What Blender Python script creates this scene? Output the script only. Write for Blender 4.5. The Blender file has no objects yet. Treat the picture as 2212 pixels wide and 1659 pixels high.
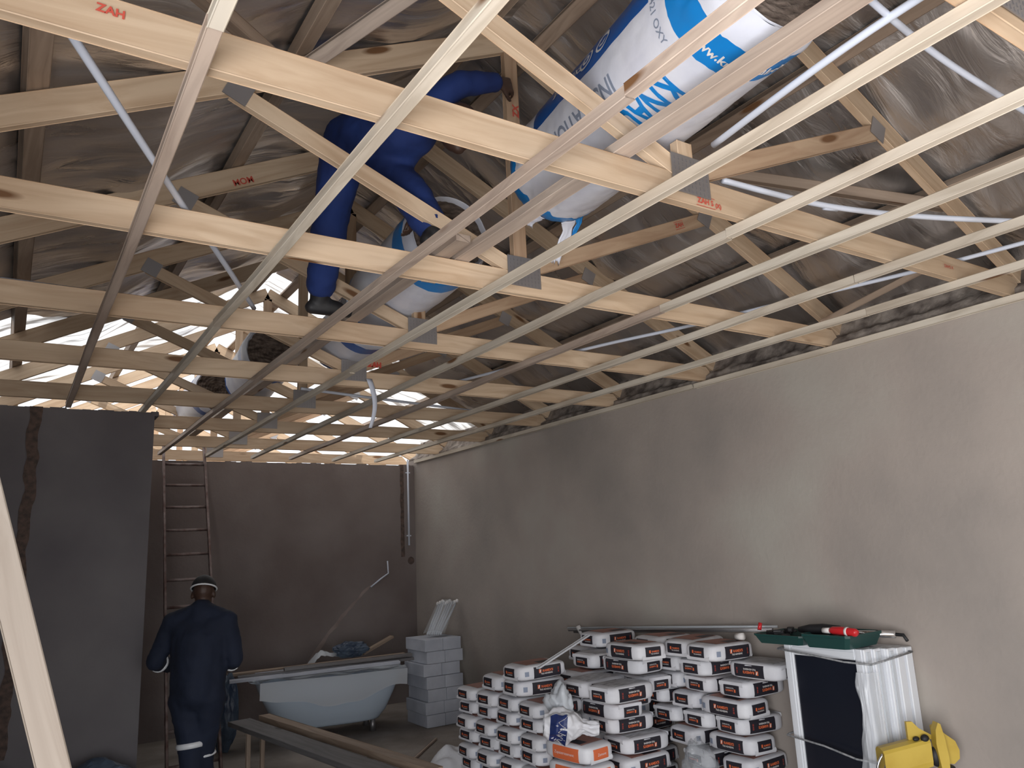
import bpy, bmesh, math, random
from mathutils import Vector, Matrix, Euler, noise
import numpy as np
random.seed(7); rng = np.random.RandomState(5)
C = bpy.context.scene.collection
sc = bpy.context.scene
V3 = Vector
# ------------------------------------------------------------------ camera
FPX = 1663.67
R = [[0.83951974, -0.54136271, -0.04618469], [0.07632949, 0.20167304, -0.97647416], [0.53794091, 0.81624408, 0.21063044]]
cam = bpy.data.cameras.new('camera'); camo = bpy.data.objects.new('camera', cam); C.objects.link(camo)
cam.sensor_width = 36; cam.lens = FPX / 2212 * 36; cam.clip_start = .05; cam.clip_end = 300
right = V3(R[0]).normalized(); fwd = V3(R[2]); fwd = (fwd - right * fwd.dot(right)).normalized(); up = right.cross(fwd)
M = Matrix((right, up, -fwd)).transposed().to_4x4(); M.translation = (0, 0, 1.74); camo.matrix_world = M
sc.camera = camo
# ------------------------------------------------------------------ sky, sun, daylight, exposure
w = bpy.data.worlds.new('sky'); sc.world = w; w.use_nodes = True
bg = w.node_tree.nodes['Background']; bg.inputs[0].default_value = (.93, .96, 1, 1); bg.inputs[1].default_value = 1.7
sun = bpy.data.lights.new('sun', 'SUN'); sun.energy = 2.6; sun.angle = .02; sun.color = (1, .92, .80)
so = bpy.data.objects.new('sun', sun); C.objects.link(so); so.rotation_euler = V3((-.25, .5, -.85)).to_track_quat('-Z', 'Y').to_euler()
def daylight(name, loc, aim, sx, sy, en, col=(.97, .98, 1)):
    dl = bpy.data.lights.new(name, 'AREA'); dl.shape = 'RECTANGLE'; dl.size = sx; dl.size_y = sy; dl.energy = en; dl.color = col
    do = bpy.data.objects.new(name, dl); C.objects.link(do); do.location = loc; do.rotation_euler = V3(aim).to_track_quat('-Z', 'Z').to_euler()
daylight('side_door_daylight', (-.56, -.45, 1.15), (1, .12, .22), 2.0, 2.1, 235)      # daylight through the wide opening in the left wall beside the camera
daylight('front_door_daylight', (2.3, -1.40, 1.2), (.12, 1, .18), 3.6, 2.3, 14)      # daylight through the front doorway
sc.view_settings.view_transform = 'Standard'; sc.view_settings.look = 'None'; sc.view_settings.exposure = 0.0; sc.view_settings.gamma = 1
sc.view_settings.use_curve_mapping = False
sc.cycles.max_bounces = 7; sc.cycles.diffuse_bounces = 4; sc.cycles.caustics_reflective = False; sc.cycles.caustics_refractive = False

# ------------------------------------------------------------------ materials
def mat(name, col, rough=.7, metal=0, **k):
    m = bpy.data.materials.new(name); m.use_nodes = True; n = m.node_tree; b = n.nodes['Principled BSDF']
    b.inputs['Base Color'].default_value = (*col, 1); b.inputs['Roughness'].default_value = rough; b.inputs['Metallic'].default_value = metal
    for kk, v in k.items(): b.inputs[kk.replace('_', ' ')].default_value = v
    return m
def N(m, t, **k):
    n = m.node_tree.nodes.new(t)
    for a, v in k.items():
        if a.startswith('i_'): n.inputs[a[2:]].default_value = v
        else: setattr(n, a, v)
    return n
def L(m, a, ao, b, bi): m.node_tree.links.new(a.outputs[ao], b.inputs[bi])
def noisy(name, c1, c2, scale=3, rough=.85, detail=6, bump=.15, stretch=(1, 1, 1), coord='Object', bscale=None, metal=0, c3=None, lo=.35, hi=.65):
    m = mat(name, c1, rough, metal); b = m.node_tree.nodes['Principled BSDF']
    tc = N(m, 'ShaderNodeTexCoord'); mp = N(m, 'ShaderNodeMapping'); mp.inputs['Scale'].default_value = stretch
    L(m, tc, coord, mp, 'Vector')
    oi = N(m, 'ShaderNodeObjectInfo'); ad = N(m, 'ShaderNodeVectorMath', operation='ADD')
    mu = N(m, 'ShaderNodeMath', operation='MULTIPLY'); mu.inputs[1].default_value = 37
    L(m, oi, 'Random', mu, 0); L(m, mp, 'Vector', ad, 0); L(m, mu, 0, ad, 1)
    n1 = N(m, 'ShaderNodeTexNoise'); n1.inputs['Scale'].default_value = scale; n1.inputs['Detail'].default_value = detail
    L(m, ad, 0, n1, 'Vector')
    cr = N(m, 'ShaderNodeValToRGB'); e = cr.color_ramp.elements; e[0].position = lo; e[0].color = (*c1, 1); e[1].position = hi; e[1].color = (*c2, 1)
    if c3: x = e.new((lo + hi) / 2); x.color = (*c3, 1)
    L(m, n1, 'Fac', cr, 'Fac'); L(m, cr, 'Color', b, 'Base Color')
    if bump:
        n2 = N(m, 'ShaderNodeTexNoise'); n2.inputs['Scale'].default_value = bscale or scale * 6; n2.inputs['Detail'].default_value = 5
        L(m, ad, 0, n2, 'Vector'); bp = N(m, 'ShaderNodeBump'); bp.inputs['Strength'].default_value = bump; bp.inputs['Distance'].default_value = .01
        L(m, n2, 'Fac', bp, 'Height'); L(m, bp, 'Normal', b, 'Normal')
    return m
def wood(name, ca, cb, knot=(.16, .075, .03), tint=.12, grey=None):
    """sawn pine; grain runs along the timber's own x axis"""
    m = mat(name, ca, .62); b = m.node_tree.nodes['Principled BSDF']
    tc = N(m, 'ShaderNodeTexCoord'); oi = N(m, 'ShaderNodeObjectInfo')
    mu = N(m, 'ShaderNodeMath', operation='MULTIPLY'); mu.inputs[1].default_value = 53; L(m, oi, 'Random', mu, 0)
    ad = N(m, 'ShaderNodeVectorMath', operation='ADD'); L(m, tc, 'Object', ad, 0); L(m, mu, 0, ad, 1)
    # knots
    mk = N(m, 'ShaderNodeMapping'); mk.inputs['Scale'].default_value = (1.35, 5.5, 5.5); L(m, ad, 0, mk, 'Vector')
    vo = N(m, 'ShaderNodeTexVoronoi'); vo.inputs['Scale'].default_value = 1.0; L(m, mk, 'Vector', vo, 'Vector')
    # grain: distort around knots
    mp = N(m, 'ShaderNodeMapping'); mp.inputs['Scale'].default_value = (.9, 16, 16); L(m, ad, 0, mp, 'Vector')
    dm = N(m, 'ShaderNodeMath', operation='MULTIPLY_ADD'); dm.inputs[1].default_value = -1.2; dm.inputs[2].default_value = 0; L(m, vo, 'Distance', dm, 0)
    a2 = N(m, 'ShaderNodeVectorMath', operation='ADD'); L(m, mp, 'Vector', a2, 0); L(m, dm, 0, a2, 1)
    n1 = N(m, 'ShaderNodeTexNoise'); n1.inputs['Scale'].default_value = 1.6; n1.inputs['Detail'].default_value = 5; n1.inputs['Distortion'].default_value = .6; L(m, a2, 0, n1, 'Vector')
    cr = N(m, 'ShaderNodeValToRGB'); e = cr.color_ramp.elements; e[0].position = .32; e[0].color = (*cb, 1); e[1].position = .62; e[1].color = (*ca, 1); L(m, n1, 'Fac', cr, 'Fac')
    n3 = N(m, 'ShaderNodeTexNoise'); n3.inputs['Scale'].default_value = 1.1; n3.inputs['Detail'].default_value = 2; L(m, ad, 0, n3, 'Vector')
    hv = N(m, 'ShaderNodeMixRGB', blend_type='MULTIPLY'); r3 = N(m, 'ShaderNodeValToRGB'); e = r3.color_ramp.elements
    e[0].position = .35; e[0].color = (.84, .80, .77, 1); e[1].position = .65; e[1].color = (1, 1, 1, 1); L(m, n3, 'Fac', r3, 'Fac')
    hv.inputs[0].default_value = 1; L(m, cr, 'Color', hv, 1); L(m, r3, 'Color', hv, 2)
    # per timber tint
    hs = N(m, 'ShaderNodeHueSaturation'); L(m, hv, 0, hs, 'Color')
    mr = N(m, 'ShaderNodeMapRange'); mr.inputs['To Min'].default_value = 1 - tint; mr.inputs['To Max'].default_value = 1 + tint; L(m, oi, 'Random', mr, 'Value'); L(m, mr, 0, hs, 'Value')
    kr = N(m, 'ShaderNodeValToRGB'); e = kr.color_ramp.elements; e[0].position = .075; e[0].color = (1, 1, 1, 1); e[1].position = .125; e[1].color = (0, 0, 0, 1); L(m, vo, 'Distance', kr, 'Fac')
    mx = N(m, 'ShaderNodeMixRGB'); L(m, kr, 'Color', mx, 0); L(m, hs, 'Color', mx, 1); mx.inputs[2].default_value = (*knot, 1)
    L(m, mx, 0, b, 'Base Color')
    bp = N(m, 'ShaderNodeBump'); bp.inputs['Strength'].default_value = .25; bp.inputs['Distance'].default_value = .004; L(m, n1, 'Fac', bp, 'Height'); L(m, bp, 'Normal', b, 'Normal')
    return m
MT = {}
MT['chord'] = wood('pine_chord', (.63, .485, .345), (.50, .36, .24))
MT['web'] = wood('pine_web', (.56, .40, .27), (.43, .28, .18))
MT['batten'] = wood('pine_batten', (.66, .60, .51), (.50, .44, .36), tint=.1)
MT['binder'] = wood('pine_binder', (.54, .445, .375), (.40, .32, .27))
MT['propwood'] = wood('dull_pine', (.29, .25, .21), (.23, .19, .155), tint=.02)
MT['greywood'] = wood('grey_board', (.19, .185, .19), (.13, .125, .13), knot=(.06, .05, .05))
MT['oldwood'] = wood('weathered_pine', (.40, .31, .24), (.28, .21, .16), tint=.15)
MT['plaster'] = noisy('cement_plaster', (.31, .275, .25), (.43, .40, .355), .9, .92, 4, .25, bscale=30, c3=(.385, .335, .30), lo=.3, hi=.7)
MT['plaster_b_shaded'] = noisy('cement_plaster_back_shaded', (.14, .11, .103), (.20, .17, .16), 1.0, .92, 8, .25, bscale=30)  # darker copy of the plaster: the back wall's shade put into the colour
MT['plaster_l_shaded'] = noisy('cement_plaster_left_shaded', (.115, .105, .115), (.16, .15, .155), 1.2, .92, 8, .25, bscale=30)  # plaster darkened again, shade of the partition side painted into its colour
MT['mortar'] = noisy('rough_mortar', (.10, .08, .07), (.38, .33, .29), 9, .95, 8, .8, bscale=25)
MT['floor'] = noisy('dusty_screed', (.20, .17, .15), (.33, .29, .26), 2.2, .9, 8, .3, bscale=40)
MT['earth'] = noisy('yard_sand', (.42, .33, .22), (.55, .45, .32), 1.5, .95)
MT['chase'] = noisy('raw_brick_chase', (.06, .045, .04), (.12, .08, .065), 30, .95)
MT['pvc'] = mat('white_pvc', (.62, .66, .76), .35)
MT['steel'] = mat('galvanised', (.36, .35, .36), .45, .85)
MT['foilm'] = None
MT['white'] = mat('white_paint', (.72, .74, .78), .35)
MT['glass_dark'] = mat('dark_pane', (.012, .014, .022), .12)
MT['rope'] = noisy('grey_cord', (.18, .19, .2), (.35, .35, .36), 60, .9, 4, 0)
MT['film'] = mat('clear_film', (.55, .58, .62), .10, 0, Alpha=.28)
MT['film3'] = mat('thin_torn_film', (.80, .83, .88), .18, 0, Alpha=.36)
MT['film2'] = mat('milky_film', (.75, .79, .84), .25, 0, Alpha=.62)
MT['bag'] = noisy('white_paper_sack', (.66, .66, .70), (.76, .76, .79), 7, .75, 4, .25, bscale=22)
MT['ink'] = mat('black_print', (.022, .020, .028), .5)
MT['orange'] = mat('orange_print', (.72, .16, .06), .5)
MT['redp'] = mat('red_print', (.50, .075, .05), .55)
MT['whitep'] = mat('white_print', (.75, .72, .70), .5)
MT['brownp'] = noisy('faded_red_panel', (.33, .16, .13), (.42, .22, .18), 6, .7)
MT['greyp'] = noisy('small_print_panel', (.33, .33, .35), (.60, .60, .62), 55, .7, 3, 0, stretch=(.3, 1, 1))
MT['blue'] = mat('cyan_print', (.005, .22, .62), .35)
MT['dblue'] = mat('blue_print', (.004, .09, .36), .35)
MT['greyt'] = mat('grey_print', (.25, .29, .38), .5)
MT['wrap'] = noisy('white_poly_wrap', (.66, .68, .78), (.76, .78, .86), 6, .38, 4, .35, bscale=9)
MT['wool'] = noisy('mineral_wool', (.07, .05, .04), (.22, .17, .14), 16, 1, 8, .9, bscale=30, stretch=(1, 1, 3))
MT['coverall'] = noisy('royal_blue_cotton', (.005, .018, .10), (.009, .030, .15), 5, .85, 4, .3, bscale=12)
MT['navy'] = noisy('navy_cotton', (.006, .011, .028), (.011, .018, .042), 5, .85, 4, .3, bscale=12)
MT['refl'] = mat('reflective_tape', (.80, .82, .85), .3)
MT['skin'] = noisy('dark_skin', (.045, .022, .014), (.06, .03, .02), 8, .55, 3, 0)
MT['black'] = mat('black_rubber', (.010, .010, .012), .6)
MT['yellow'] = noisy('yellow_vinyl', (.46, .31, .04), (.54, .38, .06), 5, .5, 4, .1)
MT['chrome'] = mat('chrome', (.75, .76, .78), .12, 1)
MT['green'] = mat('dark_green_plastic', (.012, .052, .048), .4)
MT['red'] = mat('red_plastic', (.55, .02, .025), .3)
MT['block'] = noisy('pale_grey_block', (.42, .44, .50), (.52, .54, .60), 5, .85)
MT['tub'] = mat('white_acrylic', (.55, .64, .74), .25)
MT['ladder'] = noisy('dull_aluminium', (.12, .07, .06), (.24, .19, .18), 12, .5, 4, 0, metal=.5)
MT['plastic_blue'] = noisy('blue_sheet', (.02, .035, .07), (.10, .14, .19), 4, .4, 5, .3)
MT['brick'] = noisy('clay_brick', (.22, .12, .09), (.34, .22, .17), 12, .9)
MT['blue_mesh'] = mat('navy_panel', (.015, .03, .13), .5)
# reflective roofing foil
m = mat('aluminium_foil_lining', (.66, .62, .60), .3, .95); b = m.node_tree.nodes['Principled BSDF']
tc = N(m, 'ShaderNodeTexCoord'); mp = N(m, 'ShaderNodeMapping'); mp.inputs['Scale'].default_value = (.9, 3.2, 1); L(m, tc, 'Object', mp, 'Vector')
n1 = N(m, 'ShaderNodeTexNoise'); n1.inputs['Scale'].default_value = 2.2; n1.inputs['Detail'].default_value = 7; n1.inputs['Distortion'].default_value = .8; L(m, mp, 'Vector', n1, 'Vector')
bp = N(m, 'ShaderNodeBump'); bp.inputs['Strength'].default_value = .55; bp.inputs['Distance'].default_value = .05; L(m, n1, 'Fac', bp, 'Height'); L(m, bp, 'Normal', b, 'Normal')
rr_ = N(m, 'ShaderNodeMapRange'); rr_.inputs['To Min'].default_value = .22; rr_.inputs['To Max'].default_value = .58; rr_.inputs['From Min'].default_value = .3; rr_.inputs['From Max'].default_value = .7
L(m, n1, 'Fac', rr_, 'Value'); L(m, rr_, 0, b, 'Roughness')
MT['foil'] = m
m = mat('added_white_membrane', (.86, .85, .84), .6); b = m.node_tree.nodes['Principled BSDF']; tl_ = N(m, 'ShaderNodeBsdfTranslucent'); tl_.inputs[0].default_value = (.86, .86, .86, 1); ms_ = N(m, 'ShaderNodeMixShader'); ms_.inputs[0].default_value = .62
tc = N(m, 'ShaderNodeTexCoord'); mp = N(m, 'ShaderNodeMapping'); mp.inputs['Scale'].default_value = (1.2, 6, 1); L(m, tc, 'Object', mp, 'Vector'); n1 = N(m, 'ShaderNodeTexNoise'); n1.inputs['Scale'].default_value = 1.6; n1.inputs['Detail'].default_value = 5; L(m, mp, 'Vector', n1, 'Vector')
cr = N(m, 'ShaderNodeValToRGB'); e = cr.color_ramp.elements; e[0].position = .36; e[0].color = (.10, .10, .10, 1); e[1].position = .50; e[1].color = (.70, .70, .70, 1); L(m, n1, 'Fac', cr, 'Fac'); L(m, cr, 'Color', ms_, 0)
L(m, b, 0, ms_, 1); L(m, tl_, 0, ms_, 2); m.node_tree.links.new(ms_.outputs[0], m.node_tree.nodes['Material Output'].inputs[0]); MT['membrane'] = m

# ------------------------------------------------------------------ mesh helpers
class MB:
    def __init__(s): s.v = []; s.f = []; s.m = []; s.sm = []
    def add(s, vs, fs, mi=0, smooth=False):
        o = len(s.v); s.v += [tuple(p) for p in vs]
        for f in fs: s.f.append([i + o for i in f]); s.m.append(mi); s.sm.append(smooth)
    def box(s, c, d, rot=None, mi=0, bev=0):
        hx, hy, hz = d[0] / 2, d[1] / 2, d[2] / 2
        b = bmesh.new(); bmesh.ops.create_cube(b, size=1, matrix=Matrix.Diagonal((d[0], d[1], d[2], 1)))
        if bev: bmesh.ops.bevel(b, geom=b.edges[:], offset=bev, segments=1, affect='EDGES')
        mm = Matrix.Translation(c) @ (rot.to_matrix().to_4x4() if rot else Matrix())
        b.verts.index_update(); s.add([mm @ v.co for v in b.verts], [[v.index for v in f.verts] for f in b.faces], mi); b.free(); return s
    def tube(s, pts, r, seg=10, mi=0, caps=True, closed=False, flat=1):
        pts = [V3(p) for p in pts]; n = len(pts); rs = r if isinstance(r, (list, tuple)) else [r] * n
        vs = []; prev = None
        for i, p in enumerate(pts):
            a = pts[i - 1] if (i or closed) else p; c = pts[(i + 1) % n] if (i < n - 1 or closed) else p
            t = (c - a).normalized()
            if prev is None:
                u = t.cross(V3((0, 0, 1)));
                if u.length < .1: u = t.cross(V3((1, 0, 0)))
                u.normalize()
            else: u = (prev - t * prev.dot(t)).normalized()
            prev = u; w_ = t.cross(u)
            for k in range(seg):
                an = 2 * math.pi * k / seg; vs.append(p + (u * math.cos(an) + w_ * math.sin(an) * flat) * rs[i])
        fs = []
        for i in range(n if closed else n - 1):
            for k in range(seg):
                j = (i + 1) % n; fs.append([i * seg + k, i * seg + (k + 1) % seg, j * seg + (k + 1) % seg, j * seg + k])
        if caps and not closed: fs += [list(range(seg))[::-1], [(n - 1) * seg + k for k in range(seg)]]
        s.add(vs, fs, mi, True); return s
    def ball(s, c, r, mi=0, seg=14, rot=None):
        rr = r if isinstance(r, (tuple, list)) else (r, r, r); b = bmesh.new(); bmesh.ops.create_uvsphere(b, u_segments=seg, v_segments=max(6, seg * 2 // 3), radius=1)
        mm = Matrix.Translation(c) @ (rot.to_matrix().to_4x4() if rot else Matrix()) @ Matrix.Diagonal((*rr, 1))
        s.add([mm @ v.co for v in b.verts], [[v.index for v in f.verts] for f in b.faces], mi, True); b.free(); return s
    def limb(s, p0, p1, r0, r1, mi=0, seg=14):
        p0 = V3(p0); p1 = V3(p1); s.ball(p0, r0, mi, seg); s.ball(p1, r1, mi, seg); n = 5
        s.tube([p0.lerp(p1, i / n) for i in range(n + 1)], [r0 + (r1 - r0) * i / n for i in range(n + 1)], seg, mi); return s
    def grid(s, fn, nu, nv, mi=0, smooth=True):
        vs = [fn(i / nu, j / nv) for i in range(nu + 1) for j in range(nv + 1)]
        fs = [[i * (nv + 1) + j, (i + 1) * (nv + 1) + j, (i + 1) * (nv + 1) + j + 1, i * (nv + 1) + j + 1] for i in range(nu) for j in range(nv)]
        o = len(s.v); s.v += [tuple(p) for p in vs]
        for k, f in enumerate(fs):
            s.f.append([a + o for a in f]); s.m.append(mi(k // nv / nu, (k % nv) / nv) if callable(mi) else mi); s.sm.append(smooth)
        return s
    def text(s, txt, size, fn, mi=0, bold=0, ax='CENTER', sx=1):
        vs, fs = textmesh(txt, size, bold); s.add([fn(x * sx, y) for x, y in vs], fs, mi); return s
    def mesh(s, name, mats):
        me = bpy.data.meshes.new(name); me.from_pydata(s.v, [], s.f); me.update()
        for m_ in (mats if isinstance(mats, (list, tuple)) else [mats]): me.materials.append(MT[m_] if isinstance(m_, str) else m_)
        me.polygons.foreach_set('material_index', s.m); me.polygons.foreach_set('use_smooth', s.sm)
        return me
    def build(s, name, mats, parent=None, loc=None, mw=None):
        return put(name, s.mesh(name, mats), parent, loc, mw)
_tc = {}
def textmesh(txt, size, bold=0):
    k = (txt, size, bold)
    if k in _tc: return _tc[k]
    cu = bpy.data.curves.new('t', 'FONT'); cu.body = txt; cu.size = size; cu.align_x = 'CENTER'; cu.align_y = 'CENTER'; cu.offset = bold; cu.resolution_u = 3
    ob = bpy.data.objects.new('t', cu); C.objects.link(ob); dg = bpy.context.evaluated_depsgraph_get(); dg.update()
    me = bpy.data.meshes.new_from_object(ob.evaluated_get(dg)); b = bmesh.new(); b.from_mesh(me)
    bmesh.ops.triangulate(b, faces=b.faces[:])
    long_e = [e for e in b.edges if e.calc_length() > size * .35]
    if long_e: bmesh.ops.subdivide_edges(b, edges=long_e, cuts=2); bmesh.ops.triangulate(b, faces=b.faces[:])
    b.verts.index_update(); r = ([(v.co.x, v.co.y) for v in b.verts], [[v.index for v in f.verts] for f in b.faces]); b.free()
    bpy.data.objects.remove(ob); bpy.data.curves.remove(cu); bpy.data.meshes.remove(me); _tc[k] = r; return r
def put(name, me, parent=None, loc=None, mw=None):
    o = bpy.data.objects.new(name, me); C.objects.link(o)
    if parent: o.parent = parent
    if mw is not None: o.matrix_local = mw
    elif loc is not None: o.location = loc
    return o
def tag(o, label=None, cat=None, group=None, kind=None):
    if label: o['label'] = label
    if cat: o['category'] = cat
    if group: o['group'] = group
    if kind: o['kind'] = kind
    return o
def thing(name, loc, label, cat, group=None, rz=0, rot=None):
    o = bpy.data.objects.new(name, None); o.empty_display_size = .1; C.objects.link(o); o.location = loc
    o.rotation_euler = rot or (0, 0, rz); return tag(o, label, cat, group)
def copy_tree(o, parent=None):
    c = o.copy(); C.objects.link(c)
    if parent: c.parent = parent
    for ch in list(o.children): copy_tree(ch, c)
    return c
def frame(p0, p1, upv=(0, 0, 1)):
    p0 = V3(p0); p1 = V3(p1); x = (p1 - p0).normalized(); z = V3(upv); z = (z - x * z.dot(x)).normalized(); y = z.cross(x)
    mm = Matrix((x, y, z)).transposed().to_4x4(); mm.translation = (p0 + p1) / 2; return mm, (p1 - p0).length
def timber(name, p0, p1, wy, wz, m='chord', parent=None, upv=(0, 0, 1), warp=.0, cut=(0, 0), origin=None, bev=.0025):
    """a sawn timber whose own x axis runs along it; cut = end skews"""
    mw, ln = frame(p0, p1, upv); n = max(2, int(ln / .25)); b = MB(); vs = []; sd = random.random() * 99
    for i in range(n + 1):
        t = i / n; x = (t - .5) * ln; dy = warp * noise.noise(V3((x * .9, sd, 0))); dz = warp * noise.noise(V3((x * .9, sd, 7)))
        for (a, c) in ((-1, -1), (1, -1), (1, 1), (-1, 1)):
            sk = (cut[0] if i == 0 else cut[1] if i == n else 0) * c * wz / 2
            for q in ((a * (wy / 2 - bev), c * wz / 2), (a * wy / 2, c * (wz / 2 - bev))) if (a * c) > 0 else ((a * wy / 2, c * (wz / 2 - bev)), (a * (wy / 2 - bev), c * wz / 2)):
                vs.append((x + sk, q[0] + dy, q[1] + dz))
    fs = [[i * 8 + k, i * 8 + (k + 1) % 8, (i + 1) * 8 + (k + 1) % 8, (i + 1) * 8 + k] for i in range(n) for k in range(8)]
    fs += [list(range(8))[::-1], [n * 8 + k for k in range(8)]]
    b.add(vs, fs)
    me = b.mesh(name, m)
    bm_ = bmesh.new(); bm_.from_mesh(me); bmesh.ops.recalc_face_normals(bm_, faces=bm_.faces); bm_.to_mesh(me); bm_.free()
    o = put(name, me, parent)
    if parent is not None: mw = Matrix.Translation(-V3(parent.location)) @ mw
    o.matrix_local = mw; return o
def struct(name, b, m, kind='structure'):
    o = b.build(name, m); o['kind'] = kind; return o
def bake(o):
    dg = bpy.context.evaluated_depsgraph_get(); dg.update(); me = bpy.data.meshes.new_from_object(o.evaluated_get(dg)); o.modifiers.clear(); o.data = me; return o
def fuse(o, vox, sm=3):
    r = o.modifiers.new('r', 'REMESH'); r.mode = 'VOXEL'; r.voxel_size = vox; r.use_smooth_shade = True
    s = o.modifiers.new('s', 'SMOOTH'); s.iterations = sm; s.factor = .5
    ms = list(o.data.materials); bake(o)
    o.data.materials.clear(); [o.data.materials.append(x) for x in ms]; return o

exec_parts = True
# ================================================================== SETTING
XW, YB, CZ = 4.42, 9.12, 2.94          # right wall, back wall, underside of the trusses
def slab(b, x0, x1, y0, y1, z0, z1, mi=0): return b.box(((x0 + x1) / 2, (y0 + y1) / 2, (z0 + z1) / 2), (x1 - x0, y1 - y0, z1 - z0), mi=mi)
struct('floor', slab(MB(), -.85, 4.65, -1.6, 9.35, -.1, 0), 'floor')
struct('ground', slab(MB(), -14, 18, -16, 30, -.2, -.101), 'earth')
struct('wall_right', slab(MB(), XW, XW + .22, -1.6, 9.35, 0, 2.945), 'plaster')
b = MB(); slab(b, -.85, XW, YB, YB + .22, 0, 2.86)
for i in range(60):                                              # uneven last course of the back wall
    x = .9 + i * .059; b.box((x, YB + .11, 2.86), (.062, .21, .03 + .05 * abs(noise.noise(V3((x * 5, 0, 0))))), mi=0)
struct('wall_back', b, 'plaster_b_shaded')
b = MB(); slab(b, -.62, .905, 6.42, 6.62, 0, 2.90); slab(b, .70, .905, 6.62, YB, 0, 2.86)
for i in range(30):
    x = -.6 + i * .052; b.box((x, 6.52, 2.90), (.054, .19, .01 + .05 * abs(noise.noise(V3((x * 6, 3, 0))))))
struct('wall_partition', b, 'plaster_l_shaded')
b = MB(); slab(b, -.85, -.62, 1.1, 9.35, 0, 3.2); slab(b, -.85, -.62, -1.6, -1.35, 0, 3.2); slab(b, -.85, -.62, -1.35, 1.1, 2.3, 3.2); struct('wall_left', b, 'plaster_l_shaded')
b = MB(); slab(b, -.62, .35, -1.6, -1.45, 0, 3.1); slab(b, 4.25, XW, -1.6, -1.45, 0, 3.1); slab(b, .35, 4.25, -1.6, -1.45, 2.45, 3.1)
struct('wall_front', b, 'plaster_l_shaded')
# beam filling between the trusses on the right wall: rough mortar edge
b = MB()
def bf(u, v):
    y = -1.4 + u * 10.7; nz = noise.fractal(V3((y * 2.2, v * 1.5, 2)), 1, 2, 5)
    prof = [(4.425, 2.935), (4.44, 2.98), (4.52, 3.02), (4.56, 3.10), (4.60, 3.20), (4.62, 3.30)]
    k = min(4.999, v * 5); a = prof[int(k)]; c = prof[int(k) + 1]; t = k - int(k)
    return (a[0] + (c[0] - a[0]) * t + nz * .03, y, a[1] + (c[1] - a[1]) * t + nz * .035 * (v > 0) + .02 * noise.noise(V3((y * 14, v * 4, 0))))
b.grid(bf, 420, 10); struct('trim_1', b, 'mortar')
# chases cut in the plaster
b = MB(); b.grid(lambda u, v: (4.24 + (v - .5) * (.05 + .02 * noise.noise(V3((0, u * 9, v * 3)))), YB - .004 - .002 * math.sin(v * 3.14), 1.72 + u * 1.16), 40, 4, smooth=False)
b.grid(lambda u, v: (4.35 + (v - .5) * .09 * max(0, math.sin(u * 3.14)) ** .5, YB - .004, 1.62 + u * .1), 8, 4, smooth=False); struct('trim_2', b, 'chase')
b = MB()
def ch(u, v):
    z = .55 + u * 2.36; x = .125 + .03 * noise.noise(V3((z * 5, 0, 1))) - (2.9 - z) * .02
    return (x + (v - .5) * (.075 + .02 * noise.noise(V3((z * 14, 2, v)))), 6.415, z)
b.grid(ch, 70, 3, smooth=False); struct('trim_3', b, 'chase')
b = MB()
pl = [(3.80, 1.40), (3.60, 1.22), (3.40, 1.02), (3.22, .82), (3.02, .55)]
def ch2(u, v):
    k = min(3.999, u * 4); a = pl[int(k)]; c = pl[int(k) + 1]; t = k - int(k); x = a[0] + (c[0] - a[0]) * t; z = a[1] + (c[1] - a[1]) * t
    return (x + (v - .5) * (.10 + .05 * noise.noise(V3((u * 9, 0, v)))), YB - .003, z + (v - .5) * .05)
b.grid(ch2, 40, 3, smooth=False); struct('trim_4', b, noisy('patched_plaster', (.20, .155, .14), (.27, .22, .20), 6))

# roof: foil lined slopes
XR, ZR, SL = 2.0, 4.39, .488            # ridge x, top of the top chord there, slope
def zt(x): return ZR - SL * abs(x - XR)
PUR = [-.55, -.02, .92, 1.86, 2.16, 3.05, 3.95, 4.5]
def yend(x): return float(np.interp(x, [-.6, 0, .6, 1.1, 1.7, 2.4, 3.3, 4.1, 5], [5.9, 6.05, 6.6, 6.75, 7.2, 6.9, 7.2, 7.6, 7.8])) + .16 * noise.noise(V3((x * 2.5, 0, 3)))
def foil(side, far=False):
    b = MB(); nx, ny = 110, 420; y0, y1 = -1.7, 8.7
    xs0, xs1 = (XR, -1.05) if side < 0 else (XR, 5.1)
    def fn(u, v):
        x = xs0 + (xs1 - xs0) * u; ye = yend(x); y = (ye - .06) + (9.3 - ye) * v if far else y0 + (ye - y0) * v
        d = min(abs(x - p) for p in PUR); sag = min(d, .42)
        z = zt(x) + .072 - .075 * (sag / .42) ** 1.5
        wr = noise.fractal(V3((x * 1.2 + side * 9, y * 3.4 + x * 1.1, side * 3)), 1, 2, 4) * .022 + noise.noise(V3((x * 2 + 5, y * 14 + x * 3, 1))) * .007 + noise.noise(V3((x * 7, y * 7, 9))) * .006
        z += wr * min(1, .15 + d * 5)
        if far: z += .02 + noise.noise(V3((x * 3, y * 5, 3))) * .03
        return (x, y, z)
    b.grid(fn, nx, 160 if far else ny); return b
def join(b, b2): o_ = len(b.v); b.v += b2.v; b.f += [[i + o_ for i in f] for f in b2.f]; b.m += b2.m; b.sm += b2.sm; return b
struct('ceiling', join(foil(-1), foil(1)), 'foil')
struct('ceiling_added_membrane', join(foil(-1, True), foil(1, True)), 'membrane')     # unsheeted far bays: white membrane added to hold back the open sky's light
b = MB()
for sgn in (-1, 1):                                               # roof sheeting above the foil
    x1 = -1.05 if sgn < 0 else 5.1
    b.grid(lambda u, v: (XR + (x1 - XR) * u, -1.7 + v * (1.7 + yend(XR + (x1 - XR) * u)), zt(XR + (x1 - XR) * u) + .13 + .012 * math.sin(v * 420)), 24, 400)
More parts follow.
